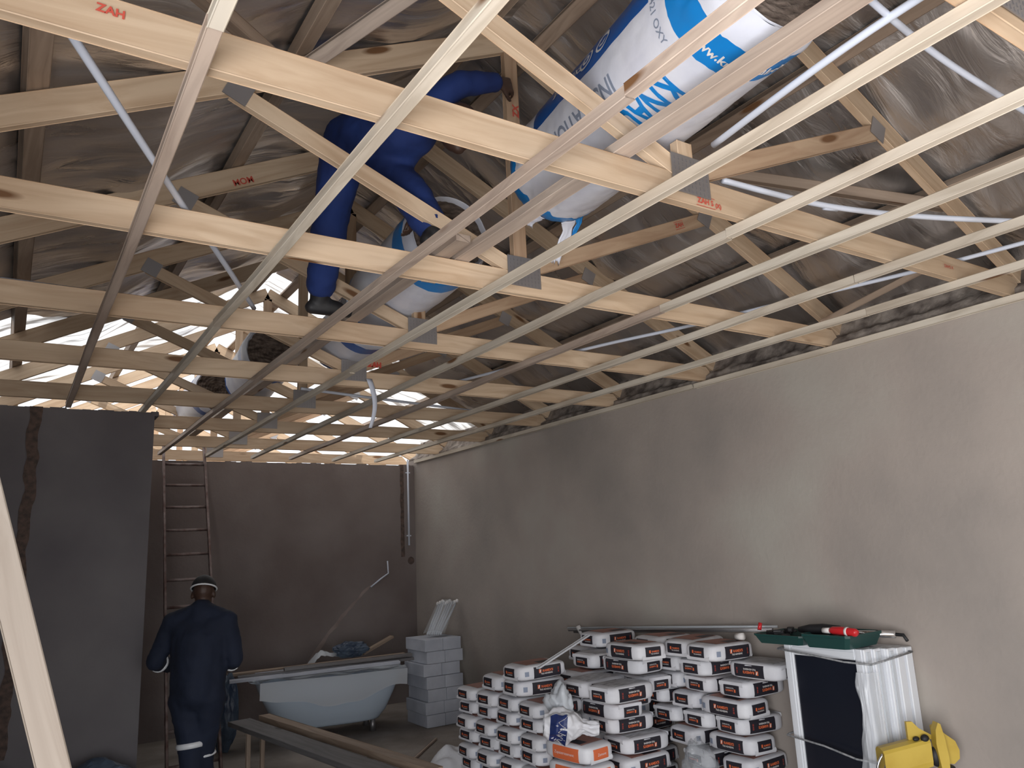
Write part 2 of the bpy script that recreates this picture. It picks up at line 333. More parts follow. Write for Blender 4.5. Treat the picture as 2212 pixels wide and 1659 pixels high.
struct('ceiling_sheeting', b, 'steel')

# ================================================================== TRUSSES
TY = [.70 + 1.1055 * k for k in range(13)]
ordn = ['nearest overhead', 'second', 'third', 'fourth', 'fifth', 'sixth', 'seventh', 'eighth']
tl = {0: 'pine roof truss nearest overhead, only its rafter end showing at the top right corner',
      1: 'first full pine roof truss, its bottom chord crossing the whole top of the photo',
      2: 'pine roof truss behind the first full one, with the king post held by the worker',
      3: 'pine roof truss whose bottom chord carries the worker\'s black boot',
      4: 'pine roof truss just behind the boot of the worker in the roof',
      5: 'pine roof truss above the top of the partition wall pier',
      6: 'pine roof truss between the partition pier and the back wall, nearer of the two',
      7: 'last pine roof truss in front of the back wall'}
for k, y in enumerate(TY):
    out = y > YB
    lab = tl.get(k) or ('sunlit pine truss seen through the open gable beyond the back wall')
    t = thing('roof_truss', (2.0, y + .019, CZ), lab, 'roof truss', 'pine roof trusses' if not out else 'trusses beyond the back wall')
    yc = y + .019
    timber('bottom_chord', (-.72, yc, CZ + .0575), (4.50, yc, CZ + .0575), .038, .115, 'chord', t, cut=(0, -.9), warp=.004)
    for s in (-1, 1):
        c = V3((XR, yc, ZR - .065)); e = V3((XR + s * 2.95, yc, ZR - .065 - SL * 2.95))
        if s < 0: c, e = e, c
        timber('top_chord', c, e, .038, .115, 'chord', t, cut=(.49 if s < 0 else -SL, SL if s < 0 else -.49) if 0 else (0, 0))
        a = V3((XR + s * .06, yc, CZ + .14)); d = V3((XR + s * 1.36, yc, CZ + .675))
        timber('web', a, d, .038, .076, 'web' if s > 0 else 'chord', t)
        g = MB(); cx = XR + s * 1.34; cz = CZ + .672; rot = Euler((0, -s * .42 if s < 0 else .42, 0))
        g.box((cx - 2.0, -.0205, cz - CZ), (.10, .003, .10), rot=rot)
        g.build('nail_plate', 'steel', t)
    kz = CZ + .25 if k in (1, 3) else ZR - .12
    timber('king_post', (XR + .005, yc, CZ + .115), (XR + .005, yc, kz), .038, .076, 'chord' if k % 2 else 'web', t, upv=(1, 0, 0))
    g = MB(); g.box((.02, -.0205, .115), (.19, .003, .15)); gp = g.build('nail_plate', 'steel', t); g = MB()
    if k < 6:
        for ix in range(9):
            for iz in range(7): g.box((-.06 + ix * .02 + .002, -.0228, .052 + iz * .02), (.004, .003, .011))
    if k < 6: g.build('pressed_teeth', 'steel', gp)
    if k in (1, 2, 3, 4):                                         # red grading stamps on the near face
        def stamp(txt, x, z, sz, bold=.0008, ang=0, box=None):
            st = MB()
            fn = lambda px_, py_: (x + px_ * math.cos(ang) - py_ * math.sin(ang), -.0206, z + px_ * math.sin(ang) + py_ * math.cos(ang))
            st.text(txt, sz, fn, 0, bold)
            if box:
                w2, h2 = box
                for (cx, cz, lx, lz) in ((0, h2, w2 * 2, .0025), (0, -h2, w2 * 2, .0025)):
                    q = [fn(cx - lx / 2, cz - lz / 2), fn(cx + lx / 2, cz - lz / 2), fn(cx + lx / 2, cz + lz / 2), fn(cx - lx / 2, cz + lz / 2)]; st.add(q, [[0, 1, 2, 3]])
            st.build('stamp', 'redp', t)['label'] = 'red grading stamp'
        if k == 1:
            stamp('ZAH S', .085, .026, .030, .001, 0, (.05, .02)); stamp('(X)', .152, .022, .024, .001)
            stamp('S5', -2.0, .085, .028, .0004); stamp('ZAH', -1.885, .075, .030, .001, -.05); stamp('ZAHS X', 1.78, .055, .024, .0002)
        elif k == 2: stamp('ZX', .02, .98, .05, .002, 1.57); stamp('ZAH', 1.12, .58, .035, .001, .4, (.04, .022)); stamp('M20', -1.02, .84, .05, .001, .45)
        elif k == 3: stamp('MOM', -1.05, .84, .05, .001, .45)
        else: stamp('ZAH', .18, .17, .05, .004)
# purlins and ridge piece under the foil
pl_ = ['timber purlin nearest the left edge of the photo under the foil', 'brown timber purlin halfway up the left roof slope', 'ridge purlin on the left side of the roof apex', 'ridge purlin on the right side of the roof apex', 'timber purlin on the upper part of the right roof slope', 'timber purlin low on the right roof slope above the wall']
for x, lb in zip(PUR[1:7], pl_):
    s = SL if x < XR else -SL; nrm = V3((-s, 0, 1)).normalized()
    p = V3((x, 0, zt(x))) + nrm * .026
    o = timber('purlin', p + V3((0, -1.6, 0)), p + V3((0, 9.7, 0)), .076, .05, 'oldwood', upv=nrm); tag(o, lb, 'purlin', 'roof purlins')

# ================================================================== CEILING BATTENS
BX = [(.306, 1), (.812, 1), (1.307, 1), (1.80, 1), (2.31, 1), (2.76, 1), (3.30, 1), (3.86, 1)]
bl = ['leftmost ceiling batten, grey side, steepest in the photo', 'second ceiling batten from the left, crossing in front of the blue worker', 'ceiling batten with reddish bark edge crossing below the insulation roll',
      'fourth ceiling batten from the left, passing under the nail plates', 'fifth ceiling batten from the left, pale and straight', 'sixth ceiling batten from the left, with a dirty grey far half',
      'second ceiling batten out from the right wall', 'ceiling batten running nearest to the wall strip']
for i, (x, _) in enumerate(BX):
    g = 'pine ceiling battens under the trusses'; mt_ = 'binder' if i == 2 else 'batten'
    yend = [6.38, 8.85, 8.9, 9.0, 9.02, 9.05, 9.08, 9.1][i] if i else 6.38
    ysp = [1.6, 3.9, 1.35, 4.6, 1.9, 2.75, 2.0, 2.3][i]
    dx = [.055, .0, .0, 0, .0, .0, 0, 0][i]
    t = thing('ceiling_batten', (x, 3, CZ - .019), bl[i], 'batten', g)
    timber('batten_length', (x + dx, -.9, CZ - .0195), (x, ysp, CZ - .0195), .038, .038, mt_, t, warp=.006)
    timber('batten_length', (x + .004, ysp + .003, CZ - .0195), (x + .01, yend, CZ - .0195), .038, .038, 'binder' if i in (0, 5) else mt_, t, warp=.006)
o = timber('wall_batten', (4.397, -1.3, CZ - .024), (4.397, 4.1, CZ - .024), .038, .038, 'batten', warp=.006); tag(o, 'near length of pine batten fixed along the top of the right wall', 'batten', 'battens along the right wall')
o = timber('wall_batten', (4.398, 4.12, CZ - .024), (4.398, 9.05, CZ - .024), .036, .038, 'batten', warp=.006); tag(o, 'far length of pine batten fixed along the top of the right wall', 'batten', 'battens along the right wall')
# binders lying on the bottom chords
zb = CZ + .115 + .0195
o = timber('binder', (1.735, -.9, zb), (1.67, 3.25, zb), .076, .038, 'binder', warp=.004); tag(o, 'near pine binder laid flat across the bottom chords beside the insulation roll', 'binder', 'binders lying on the trusses')
o = timber('binder', (1.575, 2.72, zb), (1.56, 9.0, zb), .076, .038, 'binder', warp=.004); tag(o, 'far pine binder with its sawn end showing on the second truss', 'binder', 'binders lying on the trusses')
# diagonal bracing under the rafters
def lp(v0, v1, lab, w_=.076, h_=.038, m_='oldwood', g='diagonal roof braces', name='brace', upv=(0, 0, 1)):
    o = timber(name, v0, v1, w_, h_, m_, upv=upv); return tag(o, lab, 'brace', g)
lp((.905, 2.96, 3.80), (1.30, 2.10, 3.93), 'pale short brace rising to the upper left behind the first full truss', .06, .038, 'binder', upv=(.45, 0, 1))
lp((.30, 2.05, 3.36), (.72, 2.62, 3.60), 'dark brown brace under the foil at the top left', .09, .038, 'oldwood', upv=(.45, 0, 1))
lp((3.00, 2.62, 3.70), (4.02, 1.875, 3.395), 'weathered brace running flat across the right roof slope behind the first full truss', .11, .05, 'oldwood', upv=(-.48, 0, 1))
lp((4.30, 2.86, 3.08), (4.20, 2.12, 3.17), 'short brown brace low above the right wall', .076, .038, 'oldwood', upv=(-.48, 0, 1))
# prop leaning at the left edge
o = timber('timber_prop', (.505, 2.0, 0), (-.335, 2.0, 2.94), .05, .062, 'propwood', upv=(1, 0, 0)); tag(o, 'pale pine prop leaning across the bottom left corner, standing on the floor', 'timber')

# ================================================================== CONDUITS
def conduit(pts, r, lab, coup=None, name='conduit', m_='pvc'):
    b = MB(); P_ = [V3(p) for p in pts]
    if len(P_) > 2:
        q = []
        for i in range(len(P_) - 1):
            p0, p1, p2, p3 = P_[max(0, i - 1)], P_[i], P_[i + 1], P_[min(len(P_) - 1, i + 2)]
            for k in range(8):
                t = k / 8; q.append(.5 * ((2 * p1) + (p2 - p0) * t + (2 * p0 - 5 * p1 + 4 * p2 - p3) * t * t + (3 * p1 - p0 - 3 * p2 + p3) * t ** 3))
        P_ = q + [P_[-1]]
    b.tube(P_, r, 10); t = b.build(name, m_); tag(t, lab, 'conduit', 'white conduits in the roof')
    for c in (coup or []):
        k = min(range(len(P_)), key=lambda i: (P_[i] - V3(c)).length); k = min(k, len(P_) - 2); d = (P_[k + 1] - P_[k]).normalized()
        MB().tube([V3(c) - d * .035, V3(c) + d * .035], r * 1.25, 12).build('coupler', m_, t)
    return t
zc = 3.08
conduit([(-.02, 1.90, zc), (.48, 2.95, zc), (.66, 3.30, zc + .005), (1.06, 4.16, zc + .03)], .0125, 'white conduit slanting down between the leftmost battens')
conduit([(-.40, 4.10, zc), (.98, 4.15, zc), (1.35, 4.16, zc)], .011, 'grey-white conduit lying along the third truss at the left edge')
conduit([(1.90, .25, zc + .02), (1.905, 1.0, zc + .02), (1.99, 1.66, zc + .02)], .012, 'white conduit converging on the pale batten right of the insulation roll')
conduit([(1.70, .93, 3.115), (2.2, .975, 3.10), (2.85, .99, 3.09)], .010, 'thin white conduit crossing over another conduit at the top right')
conduit([(1.98, .77, 3.11), (2.50, .83, 3.10), (2.9, .86, 3.1)], .014, 'thick white conduit in the top right corner')
conduit([(2.26, 1.86, 3.12), (2.82, 1.80, 3.11), (3.30, 1.655, 3.10), (3.80, 1.44, 3.09)], .0125, 'bowed white conduit with a coupler near the first full truss', [(2.86, 1.80, 3.11)])
conduit([(2.92, 5.4, zc), (3.29, 4.03, zc), (3.55, 3.32, zc), (3.70, 2.78, zc), (3.93, 2.05, zc), (4.05, 1.5, zc)], .011, 'long white conduit running back above the battens near the right wall')
conduit([(1.9, 5.95, zc), (2.8, 6.16, zc), (4.3, 6.5, zc)], .012, 'far white conduit lying across the sixth truss')
t = conduit([(4.32, YB - .018, 2.95), (4.32, YB - .018, 1.86)], .013, 'vertical conduit pipe clipped to the back wall in the right corner')
for z in (2.78, 1.98): MB().box((4.32, YB - .012, z), (.06, .02, .014)).build('saddle_clip', 'pvc', t)
o = MB().tube([(4.02, YB - .02, 1.68), (4.03, YB - .018, 1.53), (3.93, YB - .015, 1.47), (3.80, YB - .012, 1.38)], .009, 8).build('bent_pipe', 'pvc'); tag(o, 'thin bent pipe end sticking out of the back wall above the bathtub', 'pipe')
o = MB().grid(lambda u, v: (2.13 + .035 * math.sin(u * 3) + (v - .5) * (.045 - .02 * u), 5.108 - .02 * math.sin(u * 3), 3.0 - u * .36), 12, 2).build('strap', 'pvc'); tag(o, 'white plastic strap hanging below the battens in the middle distance', 'strap')
s_ = o.modifiers.new('s', 'SOLIDIFY'); s_.thickness = .003

# ================================================================== INSULATION ROLLS
def roll(p0, p1, r, lab, text=False, near=False, dark=False):
    """p0 torn far end, p1 open end with the wool showing"""
    mw, ln = frame(p0, p1); t = thing('insulation_roll', tuple(mw.translation), lab, 'insulation roll', 'rolls of insulation stored in the roof')
    base = Matrix.Translation(-mw.translation) @ mw; nu, nv = (120, 96) if near else (40, 40); h = ln / 2
    def rad(x, a): return r * (1 + .02 * noise.noise(V3((x * 3, math.cos(a) * 1.5, math.sin(a) * 1.5))) + (.012 if near else .02) * noise.noise(V3((x * 16, math.cos(a) * 9, math.sin(a) * 9))) * (2.2 if abs(x) > h * .75 else .8)) * (1 - .10 * max(0, (abs(x) - h * .86) / (h * .14)) ** 2)
    def surf(x, a, e=0): q = rad(x, a) + e; return (x, q * math.cos(a), q * math.sin(a))
    # torn edge
    def x0(a): return -h + (.05 * noise.noise(V3((math.cos(a) * 4, math.sin(a) * 4, 1))) + .025 * noise.noise(V3((math.cos(a) * 15, math.sin(a) * 15, 1))) if near else 0)
    def fn(u, v):
        a = v * 2 * math.pi; xa = x0(a); x = xa + (h - xa) * u; return surf(x, a)
    def mi(u, v):
        x = -h + ln * u; a = v * 360
        if x < -h + .10 or (h - .25 < x < h - .12): return 1
        if PAN[0] < a < PAN[1] and -.30 * ln < x < .30 * ln: return 2
        return 0
    PAN = (140, 176) if near else (60, 140)
    b = MB(); b.grid(fn, nu, nv, mi); b.build('plastic_wrap', ['wrap', 'dblue' if dark else 'blue', 'dblue'], t, mw=base)
    # wool and tucked-in collar at the open end
    b = MB(); b.grid(lambda u, v: (h - .02 - .05 * (1 - u) ** 2 + .012 * noise.noise(V3((u * 6, math.cos(v * 6.283) * 3, math.sin(v * 6.283) * 3))) + .006 * math.sin(u * 50 + 3 * noise.noise(V3((u * 3, v * 5, 0)))), r * .84 * u * math.cos(v * 6.2832), r * .84 * u * math.sin(v * 6.2832)), 26, 64)
    b.build('wool_core', 'wool', t, mw=base); b = MB()
    b.grid(lambda u, v: (-h + .04 + .02 * noise.noise(V3((u * 6, v * 9, 4))), r * .93 * u * math.cos(-v * 6.2832), r * .93 * u * math.sin(-v * 6.2832)), 10, 48)
    b.build('wool_core', 'wool', t, mw=base)
    def col(u, v):
        a = v * 2 * math.pi; w_ = .03 * noise.noise(V3((math.cos(a) * 5, math.sin(a) * 5, 3)))
        rr = r * (.905 - .075 * u + .02 * math.sin(u * 3.1)) + w_ * u * r * 2; x = h + .022 * math.sin(u * 2.9) - .03 * u
        return (x, rr * math.cos(a), rr * math.sin(a))
    MB().grid(col, 8, 90).build('collar', 'wrap', t, mw=base)
    if near:
        # ragged torn flaps hanging from the far end
        for a0, wd, lg, mi_, dr in ((-75, .09, .24, 'wrap', (-.05, .05)), (-62, .05, .12, 'blue', (.0, .1)), (-118, .07, .085, 'wrap', (-.02, 0)), (-40, .05, .05, 'wrap', (0, 0))):
            a = math.radians(a0)
            def fl(u, v):
                aa = a + (v - .5) * wd / r * (1 - .25 * u) + .10 * math.sin(u * 4 + a0); x = -h + .015 - u * .08 + dr[0] * u
                p = V3(surf(x, aa, .004)); p.z -= lg * u ** 1.3 * (1 + .2 * noise.noise(V3((v * 6, a0, 0)))); p.y += dr[1] * u * .5 + .012 * noise.noise(V3((u * 5, v * 3, a0))); return p
            o = MB().grid(fl, 14, 10).build('torn_flap', mi_, t, mw=base); q = o.modifiers.new('s', 'SOLIDIFY'); q.thickness = .002
        def lab_(txt, x, ang, size, m_, bold=0, rotq=0, nm='print', sx=1, kick=False):
            b = MB(); a = math.radians(ang)
            def f(px_, py_):
                # reading direction runs round the roll (rotq=1) or along it (0)
                if rotq == 2: return surf(x - px_, a + py_ / r, .0022)
                if rotq: return surf(x + py_, a + px_ / r, .0022)
                return surf(x + px_, a + py_ / r, .0022)
            b.text(txt, size, f, 0, bold, sx=sx)
            b.build(nm, m_, t, mw=base)
        return t, base, surf, lab_, h
    return t
A0, A1 = V3((2.10, 2.74, 3.50)), V3((1.785, 1.17, 3.40))
t, base, surf, lab_, h = roll(A0, A1, .25, 'large white and blue insulation roll at the top centre, torn at its lower end', near=True)
ROLL = (t, base, surf, lab_, h)
ROLLTXT = True
lab_('KNAUF', .245, -122, .185, 'blue', .005, 2, sx=.60, nm='brand_lettering')
lab_('www.knaufinsulation.com', h - .185, -82, .048, 'whitep', .0012, 1, nm='web_lettering')
lab_('INSULATION', -.06, -157, .10, 'greyt', .002, 2, sx=.9, nm='grey_lettering')
lab_('1421 OXY', h - .30, -168, .04, 'greyt', .0004, 1, nm='code_lettering')
b = MB()
for k, x in enumerate((.02, .15)):                                # white pictogram shields on the blue side panel
    a = math.radians(160)
    for ring, mi_ in ((1.0, 0), (.78, 1), (.5, 0), (.25, 1)):
        pts = [surf(x + .05 * ring * math.cos(q / 16 * 6.283), a + .16 * ring * math.sin(q / 16 * 6.283), .0022 + .0008 * (1.0 - ring)) for q in range(16)]
        b.add(pts, [list(range(16))], mi_)
b.build('pictogram', ['whitep', 'dblue'], t, mw=base)
lab_('EXCLUSIVE', -.14, 160, .05, 'whitep', .0012, 2, nm='panel_lettering')
roll((2.0, 4.62, 3.40), (1.90, 3.42, 3.42), .245, 'second insulation roll behind the worker\'s legs, its brown wool end showing')
roll((2.08, 5.55, 3.36), (2.0, 4.55 + .12, 3.36), .235, 'third insulation roll, with a dark blue band, above the hanging white strap', dark=True)
roll((1.80, 7.15, 3.38), (1.70, 6.05, 3.40), .23, 'small far insulation roll seen edge on between the fourth and fifth trusses', dark=True)
roll((1.62, 8.7, 3.36), (1.60, 7.5, 3.36), .23, 'farthest insulation roll, only a dark blue arc above the back trusses', dark=True)

# ================================================================== BAG PILE
def bagmesh():
    a, b_, c, n = .205, .141, .0595, 5.0; bb = MB()
    def sp(dx, dy, dz):
        k = (abs(dx / a) ** n + abs(dy / b_) ** n + abs(dz / c) ** n) ** (-1 / n); return V3((dx * k, dy * k, dz * k))
    g = 14; vs = {}
    def vid(p):
        key = (round(p[0], 5), round(p[1], 5), round(p[2], 5))
        if key not in vs:
            q = sp(*p); q += q.normalized() * (.004 * noise.noise(q * 14)); vs[key] = (len(vs), q)
        return vs[key][0]
    fs = []
    for ax in range(3):
        for s in (-1, 1):
            for i in range(g):
                for j in range(g):
                    def P(u, v):
                        u = math.sin((u / g - .5) * math.pi * .98) ; v = math.sin((v / g - .5) * math.pi * .98)
                        e = [a, b_, c]; p = [0, 0, 0]; p[ax] = s * e[ax]; p[(ax + 1) % 3] = u * e[(ax + 1) % 3]; p[(ax + 2) % 3] = v * e[(ax + 2) % 3]; return p
                    f = [vid(P(i, j)), vid(P(i + 1, j)), vid(P(i + 1, j + 1)), vid(P(i, j + 1))]
                    fs.append(f if s > 0 else f[::-1])
    bb.add([q for _, q in sorted(vs.values(), key=lambda z: z[0])], fs, 0, True)
    # folded flap seam on the ends
    for s in (-1, 1): bb.grid(lambda u, v: (s * (a - .004 + .006 * math.sin(v * 3.14)), (u - .5) * .2, -.05 + .03 * v), 6, 3)
    return bb.mesh('bag_body', ['bag']), (a, b_, c, n)
BM, (ba, bb_, bc, bn) = bagmesh()
def long_s(x, z, e=.0022): k = max(.02, 1 - abs(x / ba) ** bn - abs(z / bc) ** bn); return (x, -(bb_ * k ** (1 / bn) + e + .002), z)
def end_s(y, z, e=.0022): k = max(.02, 1 - abs(y / bb_) ** bn - abs(z / bc) ** bn); return (-(ba * k ** (1 / bn) + e + .002), y, z)
def top_s(x, y, e=.002): k = max(.02, 1 - abs(x / ba) ** bn - abs(y / bb_) ** bn); return (x, y, bc * k ** (1 / bn) + e + .002)
def labelmesh(kind, red=False):
    b = MB(); l = MB()
    if kind == 'long':
        b.grid(lambda u, v: long_s(-.095 + .232 * u, -.043 + .084 * v, .001), 14, 6, 0)
        if red: l.text('Zapazerozement', .026, lambda x, y: long_s(.012 + x, y, .003), 1)
        else:
            l.text("RAMEX'S", .023, lambda x, y: long_s(.020 + x, y + .007, .003), 0, .0010)
            l.text('TILE ADHESIVE', .015, lambda x, y: long_s(.010 + x, y - .014, .003), 1, .0004)
            l.text('20 KG', .015, lambda x, y: long_s(.112 - y, x, .003), 2, .0003)
            l.add([long_s(-.045 + p[0], .008 + p[1], .003) for p in ((-.010, -.014), (.010, -.014), (.010, .014), (-.010, .014))], [[0, 1, 2, 3]], 0)
            l.add([long_s(-.045 + p[0], .008 + p[1], .0045) for p in ((-.006, -.011), (.002, -.009), (.009, .011), (-.001, .009))], [[0, 1, 2, 3]], 1)
    elif kind == 'end':
        b.grid(lambda u, v: end_s(.072 - .132 * u, -.041 + .078 * v, .001), 10, 6, 0)
        if red: l.text('Zement', .024, lambda x, y: end_s(-x, y, .003), 1)
        else:
            l.text("RAMEX'S", .016, lambda x, y: end_s(-(.010 + x), y + .005, .003), 0, .0006)
            l.text('TILE ADHESIVE', .0105, lambda x, y: end_s(-(.004 + x), y - .010, .003), 1, .0002)
            l.add([end_s(.037 - p[0], .006 + p[1], .003) for p in ((-.007, -.010), (.007, -.010), (.007, .010), (-.007, .010))], [[0, 1, 2, 3]], 0)
    elif kind == 'top':
        b.grid(lambda u, v: top_s(-.13 + .26 * u, -.10 + .20 * v, .001), 12, 10, 0)
        b.grid(lambda u, v: top_s(-.02 + .13 * u, -.095 + .07 * v, .002), 5, 4, 1)
    elif kind == 'bottom':
        b.grid(lambda u, v: (lambda p: (p[0], p[1], -p[2]))(top_s(-.15 + .30 * u, .11 - .22 * v, .001)), 12, 10, 0)
    elif kind == 'qr':
        b.grid(lambda u, v: long_s(-.165 + .03 * u, -.02 + .035 * v, .001), 2, 2, 0)
    mats = {'long': ['ink'], 'end': ['ink'], 'top': ['brownp', 'ink'], 'bottom': ['greyp'], 'qr': ['greyt']}[kind]
    if red: mats = ['orange']
    return b.mesh('label', mats), (l.mesh('lettering', ['orange', 'whitep', 'redp']) if l.v else None)
def rot_z(me, ang):
    m2 = me.copy(); m2.transform(Matrix.Rotation(ang, 4, 'Z')); return m2
def bag_proto(red=False):
    t = thing('cement_bag' if red else 'adhesive_bag', (0, 0, -50), '', 'bag')
    put('sack', BM, t)
    for nm, kd in (('side_label', 'long'), ('end_label', 'end')):
        for an in (0, math.pi):
            m1, m2 = labelmesh(kd, red); o = put(nm, rot_z(m1, an), t); put('lettering', rot_z(m2, an), o)
    put('front_panel', labelmesh('top')[0], t); put('back_panel', labelmesh('bottom')[0], t)
    if not red: put('print_square', labelmesh('qr')[0], t)
    return t
PB, PR = bag_proto(), bag_proto(True)
def bag(x, y, z, o, flip, lab, red=False, T=.111, group='white bags of tile adhesive in the stack', ang=None, first=[True]):
    c = copy_tree(PR if red else PB); dx, dy = (.41, .28) if o == 'X' else (.28, .41)
    c.location = (x + dx / 2 + random.uniform(-.004, .004), y + dy / 2 + random.uniform(-.004, .004), z + T / 2); rz = (0 if o == 'X' else -math.pi / 2) + random.choice((0,)) + (random.uniform(-.075, .075) if ang is None else ang)
    if flip: c.rotation_euler = Euler((math.pi, 0, rz + (math.pi if 0 else 0)), 'XYZ')
    else: c.rotation_euler = (0, 0, rz)
    c.rotation_euler.x += random.uniform(-.015, .015); c.rotation_euler.y += random.uniform(-.02, .02)
    s = T / .119; c.scale = (.975 + random.uniform(-.015, .01), .965 + random.uniform(-.015, .01), s * random.uniform(.97, 1.03))
    tag(c, lab, 'bag', group); return c
RZ = {1: .985, 2: .865, 3: .745, 4: .63, 5: .51, 6: .39, 7: .27, 8: .15, 9: .03}
lay = {1: 'top', 2: 'second', 3: 'third', 4: 'fourth', 5: 'fifth', 6: 'sixth', 7: 'seventh', 8: 'eighth', 9: 'lowest'}
BG = [
 (1, 3.77, 3.58, 'X', 0, 'right front corner, with reddish top panel'), (1, 3.51, 3.97, 'Y', 0, 'mid pile, its long label turned left'),
 (1, 3.86, 3.89, 'X', 0, 'second bag back from the right front corner'), (1, 3.86, 4.19, 'X', 0, 'third bag back from the right front corner'), (1, 3.80, 4.75, 'X', 0, 'far back left, partly under the loose white slat'),
 (2, 4.03, 3.33, 'Y', 1, 'pushed against the white window frames'), (2, 3.88, 3.78, 'X', 1, 'directly under the right front top bag'), (2, 3.96, 4.09, 'X', 0, 'set back in the gap between the two front columns'),
 (2, 3.65, 4.17, 'Y', 1, 'under the middle top bag, long upside-down label'), (2, 3.96, 4.40, 'X', 0, 'second behind the gap between the front columns'), (2, 3.62, 4.62, 'X', 1, 'left back, behind the middle column'), (2, 3.83, 4.95, 'X', 0, 'farthest back at the left'),
 (3, 3.99, 3.54, 'X', 1, 'beside the window frames at the front'), (3, 3.99, 3.84, 'X', 1, 'second back from the window frames'), (3, 3.28, 4.02, 'X', 1, 'jutting out in the middle with a grey printed top'), (3, 3.30, 4.33, 'X', 1, 'just left of the jutting middle bag'),
 (3, 3.705, 4.15, 'Y', 1, 'tucked to the right of the jutting middle bag'), (3, 4.0, 4.15, 'X', 0, 'deep in the gap between the columns'), (3, 3.50, 4.64, 'X', 0, 'behind the tucked middle bag'),
 (4, 3.95, 3.54, 'Y', 0, 'right front, reddish top panel, big upright label'), (4, 3.97, 3.97, 'X', 0, 'second back on the right'), (4, 3.97, 4.27, 'X', 1, 'third back on the right'), (4, 3.675, 4.33, 'Y', 1, 'between the middle and right columns'), (4, 3.35, 4.08, 'Y', 1, 'thin one squeezed under the jutting middle bag'),
 (5, 4.0, 3.60, 'X', 1, 'at the right front'), (5, 4.0, 3.90, 'X', 1, 'second back on the right, above the plastic bundle'), (5, 4.0, 4.20, 'X', 1, 'third back on the right'), (5, 3.44, 4.22, 'X', 1, 'front of the middle column with long upside-down label'), (5, 3.46, 4.52, 'X', 0, 'second back in the middle column'),
 (6, 4.03, 3.58, 'Y', 0, 'at the right front with dark red top print'), (6, 3.98, 4.02, 'X', 0, 'second back on the right'), (6, 3.49, 4.14, 'X', 1, 'front of the middle column'), (6, 3.50, 4.45, 'X', 0, 'second back in the middle column'),
 (7, 4.0, 3.58, 'X', 0, 'at the right front'), (7, 3.98, 3.90, 'X', 1, 'second back on the right'), (7, 3.47, 4.12, 'X', 0, 'front of the middle column with brown top print'), (7, 3.50, 4.43, 'X', 1, 'second back in the middle column'),
 (8, 4.0, 3.56, 'X', 1, 'at the right front'), (8, 4.0, 3.87, 'X', 0, 'second back on the right'), (8, 3.47, 4.15, 'X', 1, 'front of the middle column'), (8, 3.49, 4.46, 'X', 0, 'second back in the middle column'),
 (9, 4.0, 3.57, 'X', 0, 'at the right front'), (9, 4.0, 3.88, 'X', 0, 'second back on the right'), (9, 3.48, 4.15, 'X', 0, 'front of the middle column'), (9, 3.49, 4.46, 'X', 1, 'second back in the middle column')]
for r, x, y, o, f_, d in BG: bag(x, y, RZ[r], o, f_, 'white adhesive bag, %s layer, %s' % (lay[r], d))
for r in (4, 5, 6, 7, 8, 9):
    for (x, y) in ((3.52, 4.86), (3.97, 4.57), (3.97, 4.88)): bag(x, y, RZ[r], 'X', 0, 'white tile adhesive bag inside the stack, mostly hidden by the bags in front', group='hidden bags inside the stack')
ll = ['lowest', 'second', 'third', 'fourth', 'fifth', 'sixth', 'seventh']
for k in range(7):
    for j in range(4):
        odd = k % 2; x = 3.0 + (.045 if odd else 0) + random.uniform(-.012, .012); y = 4.44 + j * .292 + (.05 if odd else 0)
        pos = ['right', 'second from the right', 'third from the right', 'left'][j]
        bag(x, y, .03 + .102 * k, 'X', 0, 'white adhesive bag, %s layer of the left block, %s end' % (ll[k], pos) if j in (0, 3) else 'white adhesive bag, %s layer of the left block, %s' % (ll[k], pos), T=.096, group='bag ends of the left block')
bag(3.02, 4.66, .746, 'X', 0, 'white adhesive bag lying alone on the left block, under another', T=.11); bag(3.04, 4.98, .746, 'X', 0, 'white adhesive bag at the rear of the left block top', T=.11)
bag(2.97, 4.45 + .12, .868, 'X', 0, 'topmost white adhesive bag on the left block with a long black label', T=.105)
for k in range(4): bag(2.985 + .012 * k, 3.975 - .01 * k, .45 - .12 * k, 'Y', 0, ['white bag with orange labels on top of the small front stack', 'orange-labelled bag second from the top of the front stack', 'orange-labelled bag third in the front stack', 'lowest orange-labelled bag of the front stack'][k], red=True, group='orange-labelled bags', ang=.12 - .05 * k)
for p in (PB, PR):
    for ch_ in list(p.children_recursive): bpy.data.objects.remove(ch_)
    bpy.data.objects.remove(p)
# single loose white sack on the floor at the left of the pile
b = MB()
b.grid(lambda u, v: (2.98 + .42 * u + .02 * math.sin(v * 9), 5.74 + .40 * v, .002 + .20 * max(0, math.sin(u * 3.1415) * math.sin(v * 3.1415)) ** .45 * (1 + .35 * noise.noise(V3((u * 4, v * 4, 0))))), 18, 18)
b.grid(lambda u, v: (2.98 + .42 * u, 6.14 - .40 * v, .001), 2, 2)
tag(b.build('crumpled_sack', 'bag'), 'crumpled white sack on the floor at the left foot of the bag pile', 'sack')
